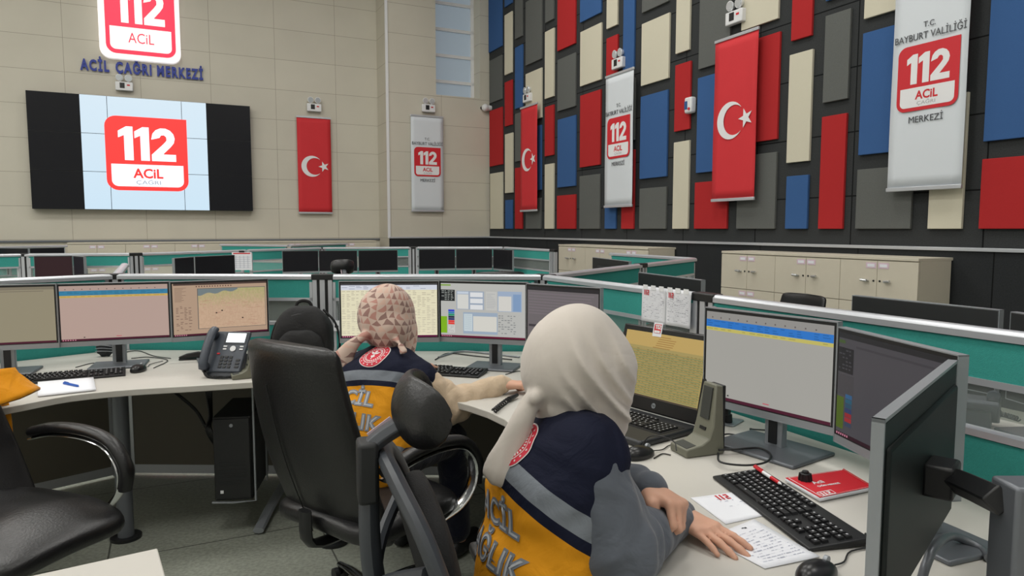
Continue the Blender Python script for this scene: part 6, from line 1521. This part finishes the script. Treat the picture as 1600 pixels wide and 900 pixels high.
PN_, bvN, ivN, KN = person('seated_person', 'person in cream headscarf and navy and orange vest with grey sleeves, writing at the desk', Jn, fwN,
    dict(R=dict(d=(dR.x, dR.y, -.10), n=(0, 0, -1), t=(-dR.y, dR.x, 0), curl=.10, spread=1.2, tcurl=.5), L=dict(d=(dL.x, dL.y + .05, -.12), n=(-.1, -.35, -1), t=(dL.y, -dL.x, -.2), curl=.95, spread=.2, tcurl=1.0)),
    DENIM, scarf_near, CREAMS, head_fwd=(.84, .50, -.22), vw=.95, arm_r=1.25, lean=(.52, .1, .85))
def back_frame(K, tilt=1.0):
    ax = K['ax']; D = K['fw'] - ax * (K['fw'] @ ax); D /= np.linalg.norm(D); return Vector(K['sd']), Vector(ax), Vector(D)
S_, U_, D_ = back_frame(KN); Nv = Vector(KN['N'])
badge(PN_, Nv - U_ * .060 + S_ * .022, .046, S_, U_, D_, bvN, ivN)
back_text(PN_, 'ACİL', .066, Nv - U_ * .205 + S_ * .01, S_, U_, D_, bvN, ivN); back_text(PN_, 'SAĞLIK', .066, Nv - U_ * .28 + S_ * .01, S_, U_, D_, bvN, ivN)
# dark band round the wrist
bm = B(); w0 = Vector(Jn['wristL']) + dL * .018; d_ = (dL + Vector((0, .05, -.12))).normalized(); x_, y_ = ring_frame(d_)
tube(bm, [w0 + x_ * .031 * math.cos(a * PI / 10) + y_ * .027 * math.sin(a * PI / 10) for a in range(21)], .0035, seg=8); me = bpy.data.meshes.new('bracelet'); bm.to_mesh(me); bm.free(); me.transform(ivN); ob('bracelet', me, BLK, PN_)

# ---- far person --------------------------------------------------------------
fwF = Vector((.42, .91, 0)).normalized(); Nf = Yp(606, 553, 2.84)
Jf = dict(pelvis=(-0.56, 2.62, 0.565), neck=Nf, head=Yp(609, 498, 2.92), shR=Yp(662, 598, 2.76), shL=Yp(566, 580, 2.93), elR=Yp(706, 633, 2.80), elL=(-.62, 3.10, .80), wristR=Zp(783, 601, .79), wristL=(-.46, 3.26, .79))
def scarf_far(H, N, hf, hs, hu, fw, sd, J):
    f = Fld(*box_of([H, N, Yp(530, 600, 2.8), H + hf * .1], .18), .0055); HR = np.stack([hs, hf, hu])
    f.ell(H + hu * .01 - hf * .015, (.108, .125, .138), HR, k=.02); f.ell(H - hf * .055 - hu * .012, (.092, .07, .085), HR, k=.04)
    f.seg(H - hu * .03, N + np.array([0, 0, .095]), (.100, .108), (.080, .078), sd, fw, k=.03); f.seg(H - hu * .055 + hf * .045, N + fw * .06, (.085, .075), (.075, .05), sd, fw, k=.03)
    f.ell(H + hf * .130 - hu * .022, (.071, .088, .097), HR, k=.010, sub=True)
    T = [V3(Yp(*q)) for q in ((576, 522, 2.82), (557, 533, 2.79), (542, 550, 2.78), (535, 576, 2.77))]; rr = [.030, .033, .034, .037]; T = [V3(p) for p in catmull(T, 5)]; rr = list(np.interp(np.linspace(0, 3, len(T)), range(4), rr))
    for a, b, r0, r1 in zip(T, T[1:], rr, rr[1:]): f.seg(a, b, (r0, .014), (r1, .013), (1, 0, .5), (0, 1, 0), k=.012)
    T = [V3(Yp(*q)) for q in ((620, 530, 2.77), (626, 540, 2.74), (631, 550, 2.72))]
    for a, b in zip(T, T[1:]): f.seg(a, b, (.016, .012), (.02, .01), (1, 0, 0), (0, 1, 0), k=.01)
    def w_(P):
        q = P - H; x = q @ hs; y = q @ hf; z = q @ hu; g = np.clip((.16 - z) / .2, 0, 1)
        return -.005 * g * np.sin(30 * x + 20 * z + 1) - .003 * g * np.sin(60 * x - 22 * z) - .003 * np.sin(P[:, 0] * 260) * np.clip((N[2] + .0 - P[:, 2]) / .03, 0, 1)
    f.warp(w_); return f.mesh('headscarf')
dF = (Zp(826, 601, .77) - Zp(786, 602, .77)).normalized()
PF, bvF, ivF, KF = person('seated_person', 'person in pink-brown patterned headscarf and orange vest, reaching along the desk', Jf, fwF,
    dict(R=dict(d=(dF.x, dF.y, -.05), n=(0, 0, -1), t=(-dF.y, dF.x, 0), curl=.28, spread=1.0, tcurl=.4), L=dict(d=(.55, .8, -.1), n=(0, 0, -1), t=(.8, -.5, 0), curl=.3)),
    KNIT, scarf_far, mat_pattern(), head_fwd=(.62, .78, -.1), arm_r=1.2, vw=.98, strip_shift=-.005)
S_, U_, D_ = back_frame(KF); Nv = Vector(KF['N'])
badge(PF, Nv - U_ * .046 + S_ * .018, .062, S_, U_, D_, bvF, ivF)
back_text(PF, 'ACİL', .080, Nv - U_ * .235 - S_ * .02, S_, U_, D_, bvF, ivF); back_text(PF, 'SAĞLIK', .080, Nv - U_ * .325 - S_ * .02, S_, U_, D_, bvF, ivF)
ergo_chair('grey ergonomic chair with curved headrest behind the person in the cream headscarf', 0.085, 1.40, -1.3)
# ---------------------------------------------------------------- jacket over the left chair
JK = cloth('orange_jacket', (222, 146, 24), 10, .5); JD = mat('jacket_lining', (30, 30, 36), .9)
t = thing('jacket', 'orange jacket hanging over the back of the left-edge chair', 'jacket', (-1.76, 2.30, 0), math.radians(-110))
bm = B(); g = []
for j in range(15):
    f = j / 14; row = []
    for i in range(17):
        u = i / 16 * 2 - 1; s = (f - .42) * 2
        if s < 0: z = 0.90 + s * 0.36 + 0.015 * math.sin(u * 5); y = -0.41 - 0.0 + 0.12 * (-s) * .55 - .03
        else: z = 0.90 - s * (0.13 + 0.07 * u); y = -0.315 + 0.10 * s * .9
        if abs(s) < .12: z += 0.012
        x = u * (0.27 + 0.03 * abs(s)) ; y += 0.05 * u * u + 0.010 * math.sin(u * 11 + s * 3)
        row.append(bm.verts.new((x, y, z)))
    g.append(row)
loft(bm, g, cap=False, closed=False); o = ob('jacket_body', bm, JK, t, ang=180); s_ = o.modifiers.new('solid', 'SOLIDIFY'); s_.thickness = 0.012
for q in (-1, 1):
    bm = B(); tube(bm, [Vector((q * .25, -0.37, 0.86)), Vector((q * .275, -0.38, 0.80)), Vector((q * .28, -0.36, 0.70)), Vector((q * .27, -0.34, 0.56))], (0.04, 0.034), seg=12, smooth=5, flat=.5); ob('jacket_sleeve', bm, JK, t)
    bm = B(); tube(bm, [Vector((q * .271, -0.342, 0.58)), Vector((q * .27, -0.339, 0.55))], 0.043, seg=12, flat=.55); ob('cuff', bm, JD, t)
# rear chairs whose tops show over the partitions
def far_chair(px, py, y, label, rz=0.3, tall=1.08, kind='e'):
    p = Yp(px, py, y); (ergo_chair if kind == 'g' else exec_chair)(label=label, x=p.x, y=y, rz=rz, **({} if kind == 'g' else dict(name='office_chair', tall=p.z)))
far_chair(1205, 461, 5.4, 'dark chair whose rounded top shows above the right partition before the near cupboards', 1.95)
far_chair(528, 398, 6.6, 'dark chair in front of the three black rear monitors', 0.4, kind='g')
far_chair(770, 420, 6.3, 'dark chair whose top just shows before the monitors near the corner', 0.2)
far_chair(180, 423, 6.0, 'dark chair whose top just shows left of the short spine partition', 0.2)
# clutter in the rear slots
for i, (px, py, y, w, h, lb) in enumerate([(1565, 742, 1.75, .09, .05, 'x')]): pass
t = thing('cable_coil', 'small coil of black, yellow and orange cable at the right photo edge', 'cable', Zp(1590, 752, DZ + .0) + Vector((0, .0, 0)))
for m_, r_, z_ in ((BLK, .05, .012), (mat('yellow_cable', (226, 190, 40), .5), .042, .022), (mat('orange_cable', (224, 120, 34), .5), .035, .03)):
    bm = B(); tube(bm, [Vector((r_ * math.cos(a * PI / 6), r_ * math.sin(a * PI / 6), z_ + .004 * math.sin(a * 2))) for a in range(13)], .006, seg=8, smooth=2); ob('cable_loop', bm, m_, t)
